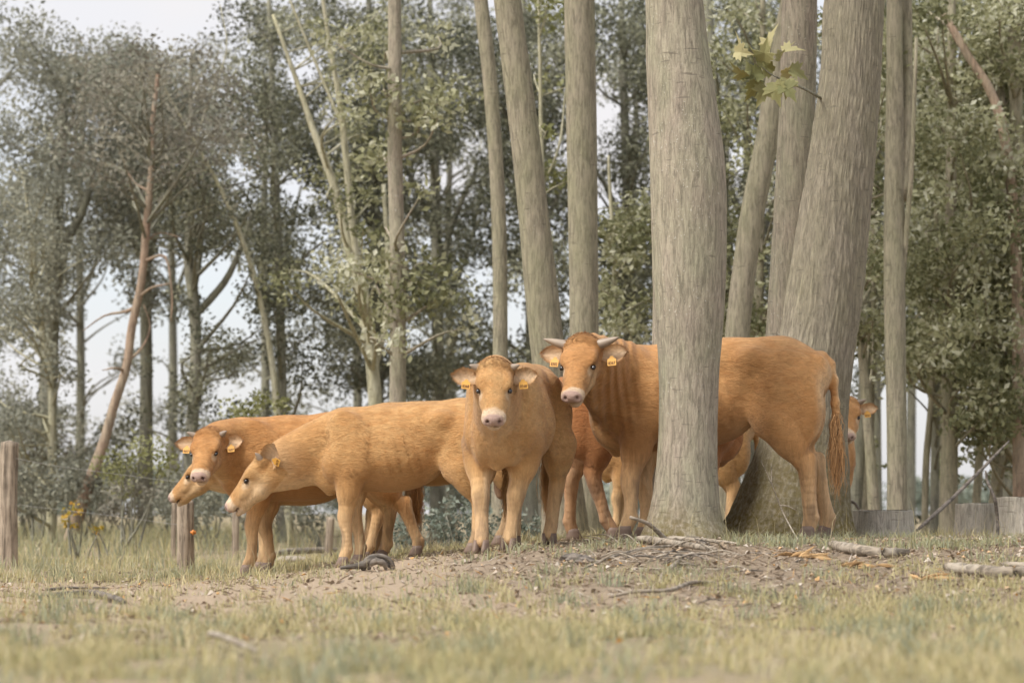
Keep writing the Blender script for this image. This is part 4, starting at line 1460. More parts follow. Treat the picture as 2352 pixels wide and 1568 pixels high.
make_tree('maple_tree', 'slender trunk left of the leaning trunk, above the middle cow head', 24.0,
          [(1100, -40, 16), (1122, 150, 17), (1138, 350, 17), (1147, 550, 17), (1149, 750, 17), (1149, 950, 19), (1149, 1150, 21)], 'mid', 28, 50, 0.002, seed=7, top=(6, 0.9, 0.4, 0.8, 2.0), leaf='maple', size=0.14, dens=120, group='maple trees by the cattle')
make_tree('maple_tree', 'speckled slender trunk rising behind the back of the left cow in front', 25.0,
          [(906, -40, 15), (907, 150, 16), (907, 350, 17), (913, 600, 18), (914, 800, 19), (913, 950, 20), (912, 1150, 24)], 'smooth', 28, 50, 0.002, seed=8, up=1.5,
          terr=(790, 1040, 60, 800), nb=14, leaf='pale', size=0.13, blob=(0.22, 0.42), dens=420, thick=0.6, group='maple trees by the cattle')
make_tree('maple_tree', 'dark leaning trunk between the two thick trunks', 22.5,
          [(1790, 150, 26), (1762, 320, 27), (1730, 480, 28), (1707, 640, 28), (1690, 800, 29), (1672, 1000, 32), (1662, 1150, 36)], 'mid', 30, 50, 0.003, seed=9, top=(6, 0.9, 0.4, 0.8, 2.0), leaf='maple', size=0.14, dens=120, group='maple trees by the cattle')
make_tree('maple_tree', 'tall double stemmed trunk just right of the peeking cow', 23.0,
          [(2054, -40, 18), (2055, 200, 20), (2054, 450, 24), (2055, 700, 25), (2059, 950, 23), (2061, 1170, 24), (2062, 1230, 28)], 'mid', 40, 70, 0.003, seed=10,
          forks=[[(2072, 460, 16), (2083, 300, 16), (2086, 100, 15), (2087, -60, 13)], [(2072, 650, 7), (2083, 480, 6), (2088, 380, 5), (2094, 100, 4)]], top=(6, 0.9, 0.4, 0.8, 2.0), leaf='maple', size=0.14, dens=120, group='maple trees by the cattle')

# ---- hanging twig with large maple leaves (belongs to the massive leaning tree)
def maple_leaf(sz):
    """five lobed leaf outline, flat in xy, stalk at the origin, tip along +y"""
    half = [(0.0, 0.0), (0.10, -0.06), (0.34, -0.02), (0.30, 0.10), (0.50, 0.20), (0.40, 0.28), (0.54, 0.46), (0.34, 0.44), (0.20, 0.40), (0.24, 0.66), (0.13, 0.66), (0.0, 1.0)]
    o = half + [(-x, y) for (x, y) in half[-2:0:-1]]
    return np.array(o) * sz


def hanging_twig():
    rng = np.random.default_rng(77)
    bl = np.array(big.location)
    d = 17.35
    tw = smooth_path(np.array([P(1886, 226, 18.22), P(1848, 205, 17.6), P(1800, 185, d), P(1770, 170, d), P(1745, 150, d)]), 14)
    V, fs = tube(tw, np.linspace(0.012, 0.003, 14), 6)
    br = link('twig', new_mesh('twig', V - bl, fs, dict(moss=np.zeros(len(V)))), BARK['far'], big)
    specs = [(1697, 128, 62, 60, 0.95), (1688, 120, 48, -10, 0.85), (1715, 175, 55, 120, 0.35), (1740, 150, 62, 95, 0.25), (1765, 118, 72, 55, 0.75), (1755, 140, 60, 75, 0.4), (1790, 140, 62, 40, 0.5), (1800, 118, 58, 20, 0.85), (1815, 160, 55, -20, 0.3),
             (1795, 170, 50, 5, 0.95), (1735, 185, 62, -100, 0.3), (1760, 200, 60, -115, 0.4), (1780, 190, 66, -75, 0.35), (1800, 195, 60, -60, 0.2), (1725, 165, 50, 170, 0.2), (1775, 165, 60, 150, 0.25), (1808, 182, 55, -95, 0.45), (1750, 170, 58, -160, 0.15)]
    for (u, v, px, ang, tone) in specs:
        c = P(u, v, d + rng.normal() * 0.06)
        sz = 0.92 * px * d / FPX
        o = maple_leaf(1.0)
        a = math.radians(ang) - math.pi / 2
        tilt, yaw = rng.normal() * 0.65, rng.normal() * 0.6
        pts = []
        for (x, y) in o:
            z = 0.45 * abs(x) ** 1.3 - 0.30 * y * y
            pts.append((x, y, z))
        cc = (0, 0.35, -0.02)
        R = Euler((tilt, yaw, 0)).to_matrix()
        tone = min(1.0, tone + 0.38)
        X = [np.array(R @ Vector(q)) * sz for q in pts + [cc]]
        X = np.array([[math.cos(a) * q[0] - math.sin(a) * q[1], -q[2], math.sin(a) * q[0] + math.cos(a) * q[1]] for q in X]) + c - bl
        n = len(pts)
        top_, bot_ = X, X + np.array([0, 0.0012, 0])
        Vv = np.vstack([top_, bot_])
        T = [[n, i, (i + 1) % n] for i in range(n)] + [[2 * n + 1, n + 1 + (i + 1) % n, n + 1 + i] for i in range(n)]
        link('leaf', new_mesh('leaf', Vv, np.array(T), dict(rnd=np.full(len(Vv), tone)), smooth=False), LEAF['maple'], br)


hanging_twig()

# ---- woodland behind, left to right
W = 'woodland trees behind the cattle'
make_tree('broadleaf_tree', 'dark thick trunked tree at the far left edge', 36.0, [(150, 200, 8), (132, 480, 15), (118, 700, 20), (110, 900, 22), (104, 1150, 27)], 'far', 14, 30, terr=(-70, 270, 40, 1080), nb=62, leaf='grey', size=0.09, seed=20, up=0.1,
          forks=[[(118, 720, 13), (150, 560, 12), (190, 480, 9), (215, 380, 6)]], extra=[(60, 60, 60, 0), (130, 70, 60, 1), (20, 130, 70, 0), (180, 110, 55, 0), (90, 170, 80, 1), (260, 105, 50, 1), (290, 120, 40, 0)], group=W)
make_tree('broadleaf_tree', 'slim pale stemmed tree at the far left, in front of the dark trunk', 33.0, [(75, 560, 5), (82, 690, 7), (112, 820, 8), (120, 960, 9), (118, 1160, 11)], 'pale', 10, 24, terr=(-60, 200, 420, 1080), nb=30, leaf='grey', size=0.085, seed=21, up=1.0, group=W)
make_tree('pine_tree', 'leaning pine with orange red upper trunk and brown needles', 31.0, [(362, 180, 5), (350, 290, 6), (347, 400, 7), (336, 520, 9), (326, 640, 9), (303, 750, 10), (291, 840, 10), (262, 930, 11), (240, 1010, 12), (205, 1110, 14)], 'pine', 16, 40,
          terr=(190, 560, 120, 470), nb=27, leaf='pine', size=0.085, blob=(0.2, 0.5), dens=700, seed=22, up=0.05,
          deadlimbs=[([(318, 700, 0), (290, 715, 0.3), (240, 725, 0.4), (190, 760, 0.5)], 0.03), ([(330, 600, 0), (380, 590, -0.2), (395, 680, -0.3), (392, 740, -0.3)], 0.025), ([(322, 680, 0), (350, 660, -0.3), (395, 650, -0.5)], 0.022),
                     ([(345, 400, 0), (370, 380, 0), (420, 375, 0.2)], 0.02), ([(285, 850, 0), (262, 845, -0.2), (235, 850, -0.2)], 0.025), ([(345, 440, 0), (310, 420, 0.2), (285, 380, 0.3)], 0.02), ([(330, 560, 0), (365, 535, 0.1), (415, 545, 0.1)], 0.018),
                     ([(290, 830, 0), (325, 800, 0), (345, 750, 0.2), (330, 700, 0.2)], 0.02)], group=W)
make_tree('broadleaf_tree', 'tree forking into two dark limbs right of the leaning pine', 33.0, [(437, 330, 6), (438, 480, 9), (434, 600, 12), (446, 700, 14), (450, 800, 13), (446, 900, 14), (440, 1000, 15), (436, 1150, 18)], 'far', 14, 36,
          forks=[[(452, 720, 9), (480, 690, 9), (520, 640, 8), (552, 570, 6), (580, 480, 4)], [(445, 680, 6), (470, 560, 5), (480, 420, 4)]], terr=(310, 610, 360, 980), nb=64, leaf='dark', size=0.08, seed=23, up=1.2, blob=(0.22, 0.42), group=W)
make_tree('broadleaf_tree', 'thin upright trunked leafy tree above the left cows', 34.0, [(625, 200, 7), (632, 400, 9), (640, 600, 10), (645, 780, 11), (648, 930, 12), (650, 1150, 14)], 'far', 12, 28, terr=(520, 780, 20, 900), nb=74, leaf='dark', size=0.085, seed=24, up=1.5, group=W)
make_tree('broadleaf_tree', 'pale yellowish tree forking low above the left cow backs', 29.0, [(690, 210, 6), (720, 300, 8), (765, 420, 10), (800, 560, 12), (835, 680, 14), (850, 790, 15), (862, 930, 16), (866, 1100, 18)], 'pale', 14, 32,
          forks=[[(842, 700, 9), (815, 560, 8), (800, 400, 8), (785, 250, 7), (760, 100, 5), (740, -40, 4)], [(858, 860, 7), (885, 740, 7), (890, 600, 6), (880, 420, 5)], [(790, 300, 4), (690, 60, 3), (650, -40, 2)]], terr=(680, 940, 0, 700), nb=16, leaf='pale', size=0.10, seed=25, up=1.0, blob=(0.2, 0.38), dens=600, group=W)
make_tree('dead_tree', 'thin bare slanting dead stem between the pine and the left cows', 31.5, [(405, 250, 3), (450, 330, 4), (520, 460, 5), (580, 620, 6), (620, 800, 7), (640, 980, 8)], 'pale', 8, 24, seed=26, up=0.4,
          deadlimbs=[([(450, 330, 0), (470, 260, 0), (520, 120, 0), (505, 10, 0)], 0.015), ([(480, 390, 0), (430, 400, 0), (390, 440, 0.1)], 0.012), ([(520, 460, 0), (460, 480, 0), (400, 500, 0.1)], 0.012)], group=W)
sp = [(1000, 900, 1130, 30, 900, 27), (1215, 1060, 1350, 20, 880, 28), (1440, 1340, 1540, 0, 800, 29), (1720, 1620, 1840, 0, 820, 30), (860, 720, 1000, 20, 880, 40), (330, 180, 480, 120, 700, 41)]
lab = ['dark leafy tree behind the slender trunk above the middle cow', 'dark leafy tree behind the leaning grey trunk', 'leafy tree filling the gap left of the thick front trunk', 'dark leafy tree filling the gap between the two thick trunks',
       'dark leafy tree far behind the speckled slender trunk', 'grey leafy tree far behind the leaning pine']
for (uc, u0, u1, v0, v1, sd), lb in zip(sp, lab):
    make_tree('broadleaf_tree', lb, 36.0 + 1.2 * (sd % 4), [(uc - 10, 120 if sd != 41 else 260, 8), (uc, 450, 12), (uc + 6, 800, 14), (uc + 4, 1150, 18)], 'far', 12, 24, terr=(u0, u1, v0, v1), nb=int((u1 - u0) * 0.40), leaf='grey' if sd in (41,) else 'dark', size=0.088, seed=sd, up=1.5 if sd != 41 else 0.1,
              forks=[[(uc + 4, 640, 8), (uc + 45, 500, 7), (uc + 90, 400, 4)], [(uc, 540, 8), (uc - 50, 420, 6), (uc - 95, 360, 4)]], group=W)
# yellower sprays of nearer leaves in the middle
make_tree('young_tree', 'young tree with pale sprays of leaves right of the straight pale trunk', 26.0, [(1400, 420, 4), (1410, 600, 5), (1412, 800, 7), (1410, 1100, 9)], 'pale', 8, 18, terr=(1370, 1500, 430, 800), nb=16, leaf='pale', size=0.11, seed=31, blob=(0.2, 0.36), dens=520, thick=0.5, up=0.3, group=W)
make_tree('young_tree', 'young tree with thin forked stem between the leaning and straight trunks', 26.5, [(1240, 130, 4), (1243, 300, 5), (1250, 500, 6), (1254, 700, 7), (1256, 1100, 9)], 'pale', 8, 18, terr=(1190, 1320, 0, 520), nb=8, leaf='yellow', size=0.10, seed=32, blob=(0.18, 0.32), dens=500, thick=0.4, up=1.0,
          forks=[[(1250, 420, 3), (1285, 330, 3), (1300, 200, 2)]], group=W)
# right hand wood: many slim trunks, pale wind-turned leaves
R = 'slim trunks of the right hand wood'
rt = [((1962, 1170, 17), (1975, 1010, 15), (1985, 880, 13), (1990, 600, 11), 27.0, 'dark slanting trunk just right of the peeking cow muzzle'),
      ((1985, 1180, 24), (1990, 1060, 18), (1996, 900, 13), (2005, 600, 10), 28.5, 'broad based trunk behind the left stump'),
      ((2008, 1180, 14), (1996, 1000, 12), (1980, 800, 11), (1965, 560, 10), 25.0, 'slim trunk leaning left over the peeking cow ear'),
      ((2124, 1190, 8), (2128, 1050, 8), (2140, 900, 7), (2150, 600, 6), 27.5, 'very thin trunk in the bright gap'),
      ((2150, 1200, 7), (2152, 1060, 7), (2156, 900, 6), (2160, 600, 5), 31.0, 'thin distant trunk at the right side of the bright gap'),
      ((2178, 1220, 22), (2181, 1000, 19), (2180, 700, 15), (2186, 300, 12), 26.0, 'stout trunk right of the bright gap behind the leaning pole'),
      ((2146, 1150, 10), (2150, 800, 10), (2142, 500, 10), (2135, 100, 9), 29.0, 'mossy slim trunk half hidden in pale leaves'),
      ((2240, 1190, 10), (2250, 1040, 10), (2262, 800, 9), (2268, 400, 8), 28.0, 'slim slanting trunk above the square stump'),
      ((2282, 1190, 15), (2296, 1040, 15), (2305, 800, 13), (2300, 400, 11), 27.0, 'trunk above the rightmost stump'),
      ((2345, 1180, 13), (2346, 900, 13), (2344, 560, 13), (2330, 100, 16), 26.5, 'trunk cut by the right edge of the picture'),
      ((1745, 1150, 9), (1745, 700, 9), (1748, 500, 8), (1752, 200, 7), 27.0, 'thin straight trunk between the two thick trunks'),
      ((1690, 1150, 12), (1665, 500, 11), (1640, 200, 12), (1625, 0, 12), 28.0, 'trunk leaning behind the thick front trunk on its right')]
for k, (a, b_, c_, d_, dep, lb) in enumerate(rt):
    hasl = k not in (0, 1, 3, 4)
    uc = c_[0]
    make_tree('slim_tree', lb, dep, [(d_[0], d_[1] - 300, d_[2] * 0.8), d_, c_, b_, a], 'far' if k in (0, 6, 11) else 'mid', 14, 30, seed=40 + k, up=1.2,
              terr=(uc - 110, uc + 110, 0, 1000) if k >= 5 and k < 10 else ((uc - 90, uc + 90, 0, 800) if hasl else None),
              nb=(58 if 5 <= k < 10 else 22) if hasl else 0, leaf='pale', size=0.115, dens=520, blob=(0.2, 0.42), thick=1.1, group=R)
for k, (uc, dep, lb) in enumerate([(2010, 34, 'dark leafy tree deep in the wood behind the double stemmed trunk'), (2170, 36, 'dark leafy tree deep in the wood behind the bright gap'), (2310, 35, 'dark leafy tree deep in the wood at the right edge')]):
    make_tree('broadleaf_tree', lb, dep, [(uc, 100, 8), (uc + 5, 500, 11), (uc, 800, 13), (uc, 1160, 16)], 'far', 12, 24, terr=(uc - 130, uc + 130, 0, 860), nb=70, leaf='dark', size=0.09, seed=60 + k, up=1.5, group=W)
# leaning orange limb, upper right
make_tree('dead_tree', 'bare slanting orange brown stem high in the right hand wood', 25.5, [(2190, 70, 9), (2230, 140, 10), (2275, 210, 11), (2310, 330, 12), (2335, 600, 13), (2340, 1000, 15)], 'pine', 10, 24, seed=70, up=0.2, group=W)

# ---- deepest row of trees
fl = ['faint far tree at the left edge', 'faint far tree behind the thick dark trunk at left', 'faint far tree behind the leaning pine', 'faint far tree behind the forking tree', 'faint far tree above the left cows', 'faint far tree behind the pale forked tree',
      'faint far tree behind the slender trunks', 'faint far tree behind the straight pale trunk', 'faint far tree behind the thick front trunk', 'faint far tree between the thick trunks', 'faint far tree behind the double stemmed trunk', 'faint far tree at the right edge']
for k, lb in enumerate(fl):
    uc = -30 + k * 212
    dep = 45 + 3 * (k % 3)
    lowv = 1020 if k < 5 else (920 if k < 10 else 800)
    make_tree('far_tree', lb, dep, [(uc + 8, 240, 5), (uc, 520, 8), (uc + 4, 850, 10), (uc, 1150, 13)], 'far', 8, 18, terr=(uc - 150, uc + 150, 110 if k < 3 else 0, lowv), nb=44, leaf='grey' if k < 5 else 'dark', size=0.11, seed=80 + k, up=0.2, blob=(0.3, 0.62), dens=420,
              forks=[[(uc + 2, 700, 5), (uc + 50, 560, 4), (uc + 80, 420, 3)]], group='far row of trees')

# ---- bushes
make_bush('bush', 'rounded yellow green bush above the back of the left cow', 600, 945, 95, 62, 27.0, 'yellow', 16, 0.06, 1500, 1)
make_bush('bush', 'yellow green feathery bush left of the cow heads', 300, 1065, 105, 80, 26.5, 'yellow', 18, 0.05, 1300, 2)
bl = ['grey brush at the left edge behind the weathered post', 'grey brown brush right of the weathered post', 'low grey brush behind the orange shrub', 'low brush below the leaning pine', 'dark brush behind the cow muzzles',
      'low brush left of the short fence post', 'dark brush behind the legs of the left cows', 'brush between the legs of the left cows', 'dark brush further back below the pine', 'tall grey brush behind the left post']
bs = [(-10, 1090, 80, 110, 31), (85, 1130, 70, 80, 30), (190, 1120, 80, 75, 31), (300, 1150, 80, 55, 30), (395, 1145, 80, 70, 31), (480, 1160, 80, 60, 29), (600, 1160, 90, 60, 30), (740, 1165, 90, 55, 31), (240, 1080, 120, 70, 37), (60, 1010, 100, 90, 36)]
for k, ((u, v, ru, rv, dep), lb) in enumerate(zip(bs, bl)):
    make_bush('brush', lb, u, v, ru, rv, dep, 'grey' if k % 3 else 'pine', 22, 0.06, 1500, 10 + k, group='brush along the back fence')
for k in range(11):
    lb2 = ['pale', 'second', 'third', 'fourth', 'fifth', 'sixth', 'seventh', 'eighth', 'ninth', 'tenth', 'eleventh']
    nm = 'faded rounded bush in the far hedge, %s counted from the left edge' % ('first' if k == 0 else lb2[k])
    make_bush('bush', nm, -20 + 118 * k, 1120 - 18 * ((k * 7) % 3), 95, 75, 40 + (k * 5) % 4, 'grey' if k % 2 else 'pine', 18, 0.085, 900, 70 + k, group='far hedge behind the meadow', stems=3)
for k, (u_, v_, ru_, rv_, d_, lb_) in enumerate([(2195, 1075, 50, 50, 30, 'leafy shrub between the slim trunks right of the bright gap'), (2290, 1070, 70, 60, 29, 'leafy shrub above the rightmost stumps'), (2000, 1060, 40, 70, 31, 'leafy shrub behind the peeking cow'), (1720, 960, 60, 90, 30, 'leafy shrub between the two thick trunks')]):
    make_bush('shrub', lb_, u_, v_, ru_, rv_, d_, 'pale', 12, 0.08, 700, 90 + k, 'shrub', stems=4)
bb = [(960, 1215, 75, 60, 22.5), (1050, 1205, 80, 70, 22.0), (1140, 1210, 70, 65, 22.5), (1215, 1210, 60, 65, 21.5), (1330, 1215, 70, 50, 22.5), (1440, 1210, 50, 45, 22.5), (900, 1215, 60, 45, 23.5)]
bn = ['blue green bramble behind the belly of the left cow in front', 'blue green bramble left of the middle cow forelegs', 'blue green bramble seen between the middle cow forelegs', 'blue green bramble right of the middle cow forelegs',
      'bramble seen between the hind legs of the red brown cow', 'bramble just left of the bull forelegs', 'bramble behind the hind legs of the left cows']
for k, ((u, v, ru, rv, dep), lb) in enumerate(zip(bb, bn)):
    make_bush('bramble', lb, u, v, ru, rv, dep, 'bramble', 14, 0.055, 1500, 30 + k, group='brambles behind the cattle', blob=0.5)
make_bush('shrub', 'small orange leaved shrub on the left meadow', 172, 1185, 26, 48, 24.0, 'orange', 9, 0.05, 1500, 50, 'shrub', stems=4, blob=0.55)
make_bush('shrub', 'tiny yellow shrub right of the orange leaved one', 222, 1215, 14, 18, 24.0, 'orange', 5, 0.045, 1700, 51, 'shrub', stems=3, blob=0.6)
for k, (u, v, ru, rv, dep, lb) in enumerate([(2335, 1120, 55, 45, 48, 'dark far bush beyond the rightmost stump'), (2230, 1180, 45, 26, 44, 'low far bush behind the leaning pole'), (2120, 1195, 60, 22, 40, 'low far brush behind the left stump'),
                                             (2010, 1195, 60, 22, 42, 'low far brush behind the trunk bases')]):
    make_bush('bush', lb, u, v, ru, rv, dep, 'dark', 12, 0.08, 900, 60 + k, group='far bushes on the right')


def far_wood():
    rng = np.random.default_rng(5)
    n = 420
    u = rng.random(n) * 3200 - 420
    dd = 330 + 60 * rng.random(n)
    c = np.stack([(u - 1176) / FPX * dd, dd, 1.2 + 2.2 * rng.random(n) + 3.0 * (vnoise(np.stack([u / 160, 0 * u, 0 * u], -1), 2))], -1)
    V, T, r = leaf_cloud(c, 2.4 + 1.6 * rng.random(n), np.full(n, 90), 0.9, rng)
    tag(link('far_wood', new_mesh('far_wood', V, T, dict(rnd=r), smooth=False), LEAF['bramble']), 'blue green line of far woodland on the horizon', 'woodland', kind='stuff')


far_wood()

# ---- stumps
WOOD = {'post': wood_material('weathered_post', (0.36, 0.29, 0.22), (0.46, 0.38, 0.29), 34, 2), 'log': wood_material('bleached_wood', (0.34, 0.285, 0.22), (0.42, 0.37, 0.30), 30, 0), 'dark': wood_material('dark_wood', (0.19, 0.165, 0.14), (0.27, 0.23, 0.19), 30, 0),
        'cut': wood_material('cut_face', (0.40, 0.33, 0.25), (0.32, 0.265, 0.2), 12, 2), 'split': wood_material('split_orange', (0.46, 0.28, 0.13), (0.55, 0.37, 0.19), 30, 0)}


def stump(label, u0, u1, vtop, vbase, d, seed, bark='furrow'):
    rng = np.random.default_rng(seed)
    c = P((u0 + u1) / 2, vbase, d)
    k = d / FPX
    g = np.array([c[0], d, gz(c[0], d)])
    top = P(0, vtop, d)[2] - g[2]
    r = (u1 - u0) / 2 * k
    root = empty('tree_stump', g, label, 'stump', 'cut stumps behind the bull')
    zz = np.linspace(-0.12, top, 26)
    pts = np.stack([0 * zz, 0 * zz, zz], -1)
    rad = r * (1 + 0.22 * np.exp(-(zz + 0.1) / 0.10))
    V, fs, ms = trunk_mesh(pts, rad, 120, 50, 0.004, 0.10, 0.0, seed, fine=1.8)
    edge = np.array([math.sin(3 * a) for a in np.linspace(0, 6.28, 90, endpoint=False)])
    V[:-2, 2] += np.where(V[:-2, 2] > top - 0.02, 0.014 * (vnoise(V[:-2] * 14, seed) - 0.5), 0)
    link('bark', new_mesh('bark', V, fs, ms), BARK[bark], root)
    ang = np.linspace(0, 2 * np.pi, 48, endpoint=False)
    rings = []
    for f in (0.0, 0.4, 0.7, 0.85):
        rr = r * f * (1 + 0.03 * np.sin(5 * ang + seed))
        rings.append(np.stack([rr * np.cos(ang), rr * np.sin(ang), np.full(48, top + 0.002) + 0.002 * np.sin(2 * ang + seed) * f + 0.004 * rng.random(48)], -1))
    Vc = np.vstack(rings)
    q = np.array([[a * 48 + b, a * 48 + (b + 1) % 48, (a + 1) * 48 + (b + 1) % 48, (a + 1) * 48 + b] for a in range(3) for b in range(48)])
    link('cut_face', new_mesh('cut_face', Vc, q), WOOD['cut'], root)
    return root


stump('wide low cut stump with cracked bark right of the massive trunk', 1962, 2096, 1172, 1248, 18.9, 3, 'stump')
stump('square cut pale stump beside the leaning pole', 2196, 2290, 1156, 1235, 19.4, 5, 'stump')
stump('large pale stump cut by the right edge of the picture', 2290, 2420, 1142, 1238, 19.0, 9, 'stump')


# ---- fence
def post(label, u, hw, vtop, d, seed, lean=0.0, group=None, top_cut=0.02):
    rng = np.random.default_rng(seed)
    c = P(u, 1300, d)
    g = np.array([c[0], d, gz(c[0], d)])
    top = P(u, vtop, d)[2] - g[2]
    zz = np.linspace(-0.2, top, 34)
    r = hw * d / FPX
    pts = np.stack([lean * zz + 0.006 * np.sin(zz * 5 + seed), 0.004 * np.cos(zz * 6), zz], -1)

    def disp(V, ri, ang):
        n = vnoise(np.stack([np.cos(ang) * 2.4 + 0 * V[..., 2], np.sin(ang) * 2.4 + 0 * V[..., 2], V[..., 2] * 2.2], -1), seed)
        n2_ = vnoise(np.stack([ang * 9 + 0 * V[..., 2], V[..., 2] * 3, 0 * V[..., 2]], -1), seed + 1)
        return 0.90 + 0.22 * n - 0.09 * (n2_ > 0.72)
    V, fs = tube(pts, np.full(34, r), 40, True, disp)
    V[-1, 2] += top_cut
    o = link('fence_post', new_mesh('fence_post', V, fs), WOOD['post'], None, g)
    tag(o, label, 'fence post', group)
    return o, g, top


FG = 'wooden fence posts'
p1, g1, t1 = post('thick weathered fence post at the left edge of the picture', 18, 20, 1016, 20.6, 1, 0.0, FG)
p2, g2, t2 = post('short grey fence post with orange insulator below the cow muzzles', 425, 19, 1150, 18.95, 2, 0.005, FG)
post('thin pale fence post behind the legs of the left cow facing the camera', 541, 8, 1165, 24.0, 3, 0.01, FG)
post('pale thin post just left of the short grey fence post', 399, 6, 1130, 25.0, 4, 0.0, FG)
post('small cut pale post on the meadow between the left cows legs', 755, 9, 1190, 25.0, 5, 0.03, FG)


def insulator():
    c = P(441, 1222, 18.86)
    a = np.linspace(0, 2 * np.pi, 16, endpoint=False)
    prof = [(0.0, 0.010), (0.012, 0.010), (0.014, 0.021), (0.026, 0.021), (0.03, 0.013), (0.042, 0.013), (0.044, 0.007)]
    V = np.vstack([np.stack([np.full(16, x), r * np.cos(a), r * np.sin(a)], -1) for (x, r) in prof])
    q = np.array([[i * 16 + j, i * 16 + (j + 1) % 16, (i + 1) * 16 + (j + 1) % 16, (i + 1) * 16 + j] for i in range(6) for j in range(16)])
    V = np.vstack([V - np.array([0.012, 0, 0])])
    m = NT('insulator_orange', 0.5, 0.4)
    m.color((0.60, 0.22, 0.05))
    o = link('insulator', new_mesh('insulator', V, q), m.m, p2, c - g2)


insulator()
m = NT('galvanised_wire', 0.5, 0.5)
m.color((0.30, 0.29, 0.27))
m.b.inputs['Metallic'].default_value = 0.6
M_WIRE = m.m
def wire(label, pts, r=0.0015):
    b = np.array(pts[0])
    sp = smooth_path(np.array(pts), 24)
    V, fs = tube(sp - b, np.full(24, r), 6)
    tag(link('fence_wire', new_mesh('fence_wire', V, fs), M_WIRE, None, b), label, 'wire', 'fence wires')


wire('upper slack fence wire running from the weathered post to behind the cow heads', [P(36, 1052, 20.5), P(120, 1068, 20.2), P(250, 1086, 19.7), P(420, 1108, 18.9)])
wire('lower fence wire running from the weathered post to the short post', [P(36, 1158, 20.5), P(120, 1168, 20.2), P(250, 1183, 19.7), P(420, 1206, 18.87)])


# ---- fallen wood
def stick(name, label, cat, path, r0, r1, mat='log', seed=0, n=26, knots=True, forks=(), group='fallen branches on the ground', dx=0.0):
    """path: (u, v, lift) picture points lying on the ground (lift metres above) ; radii in metres"""
    def tw(pp):
        out = []
        for q in pp:
            if len(q) == 4:                                   # raised end: explicit distance
                out.append(P(q[0], q[1], q[3]))
            else:
                out.append(gp(q[0], q[1]) + np.array([0, 0, q[2]]))
        return np.array(out)
    pts = tw(path)
    b = pts[0].copy()
    b[2] = gz(b[0], b[1])
    rad = 0.7 * np.linspace(r0, r1, n) * (1 - 0.45 * np.abs(np.linspace(-1, 1, n)) ** 6)
    rng = np.random.default_rng(700 + seed)

    def disp(V, ri, ang):
        return 0.78 + 0.44 * fbm(np.stack([np.cos(ang) * 1.6 + V[..., 0] * 4, np.sin(ang) * 1.6 + V[..., 1] * 3, V[..., 2] * 4], -1), 3, seed)
    sp = smooth_path(pts, n)
    sp[1:-1] += rng.normal(size=(n - 2, 3)) * r0 * 0.03
    parts = [tube(sp - b, rad, 12, True, disp)]
    V, fs = join(parts)
    o = link(name, new_mesh(name, V, fs), WOOD[mat], None, b)
    tag(o, label, cat, group)
    for f in forks:
        fp = smooth_path(tw(f), 14)
        V, fs = tube(fp - b, np.linspace(r1 * 1.1, r1 * 0.5, 14), 8)
        link('side_twig', new_mesh('side_twig', V, fs), WOOD[mat], o)
    return o


stick('branch', 'pale forked branch with raised tip in front of the thick trunk', 'branch', [(1517, 1350, 0.01), (1520, 1332, 0.02), (1545, 1310, 0.02), (1561, 1298, 0.025)], 0.016, 0.020, seed=1, n=16,
      forks=[[(1561, 1298, 0.025), (1548, 1262, 0, 15.2), (1525, 1235, 0, 15.15), (1490, 1203, 0, 15.05), (1447, 1187, 0, 15.0)]])
stick('branch', 'long thin pale branch lying left of the forked branch', 'branch', [(1335, 1312, 0.012), (1400, 1290, 0.02), (1470, 1273, 0.03), (1545, 1266, 0.03)], 0.009, 0.014, seed=2)
stick('log', 'bleached log lying at the foot of the thick front trunk', 'log', [(1463, 1247, 0.03), (1520, 1254, 0.03), (1580, 1264, 0.03), (1645, 1272, 0.025)], 0.038, 0.024, seed=3)
stick('branch', 'pale branch along the base of the thick front trunk', 'branch', [(1530, 1246, 0.03), (1600, 1250, 0.03), (1690, 1254, 0.02)], 0.022, 0.014, seed=4)
stick('branch', 'knobbly grey branch lying nearest on the right', 'branch', [(1400, 1375, 0.01), (1460, 1368, 0.02), (1540, 1364, 0.02), (1590, 1352, 0.03), (1645, 1347, 0.02)], 0.012, 0.016, seed=5)
stick('log', 'thick bleached log lying below the bull hind legs on the right', 'log', [(1908, 1262, 0.035), (1960, 1276, 0.035), (2020, 1282, 0.03), (2088, 1280, 0.03)], 0.048, 0.036, seed=6)
stick('log', 'thick pale log running out of the right edge', 'log', [(2172, 1318, 0.04), (2230, 1326, 0.04), (2300, 1332, 0.04), (2390, 1334, 0.04)], 0.044, 0.05, seed=7)
stick('branch', 'thin pale branch above the log at the right edge', 'branch', [(2300, 1304, 0.02), (2340, 1306, 0.02), (2400, 1310, 0.02)], 0.02, 0.02, seed=8)
stick('branch', 'dark crooked branch lying on the sand at the lower left', 'branch', [(100, 1378, 0.02), (150, 1375, 0.025), (205, 1372, 0.03), (245, 1380, 0.03), (288, 1392, 0.02)], 0.022, 0.024, 'dark', 9)
stick('branch', 'second dark branch behind the crooked one at the lower left', 'branch', [(105, 1362, 0.02), (160, 1358, 0.02), (250, 1356, 0.015)], 0.014, 0.010, 'dark', 10)
stick('branch', 'short blurred grey stick in the foreground grass', 'branch', [(478, 1485, 0.05), (520, 1500, 0.05), (590, 1524, 0.04)], 0.016, 0.014, 'log', 11)
stick('log', 'grey log lying on the meadow behind the legs of the left cows', 'log', [(636, 1280, 0.05), (690, 1276, 0.05), (775, 1272, 0.05)], 0.05, 0.045, 'log', 12)
stick('log', 'shorter grey log in front of the other log on the meadow', 'log', [(640, 1294, 0.04), (670, 1294, 0.04), (702, 1294, 0.04)], 0.045, 0.04, 'log', 13)
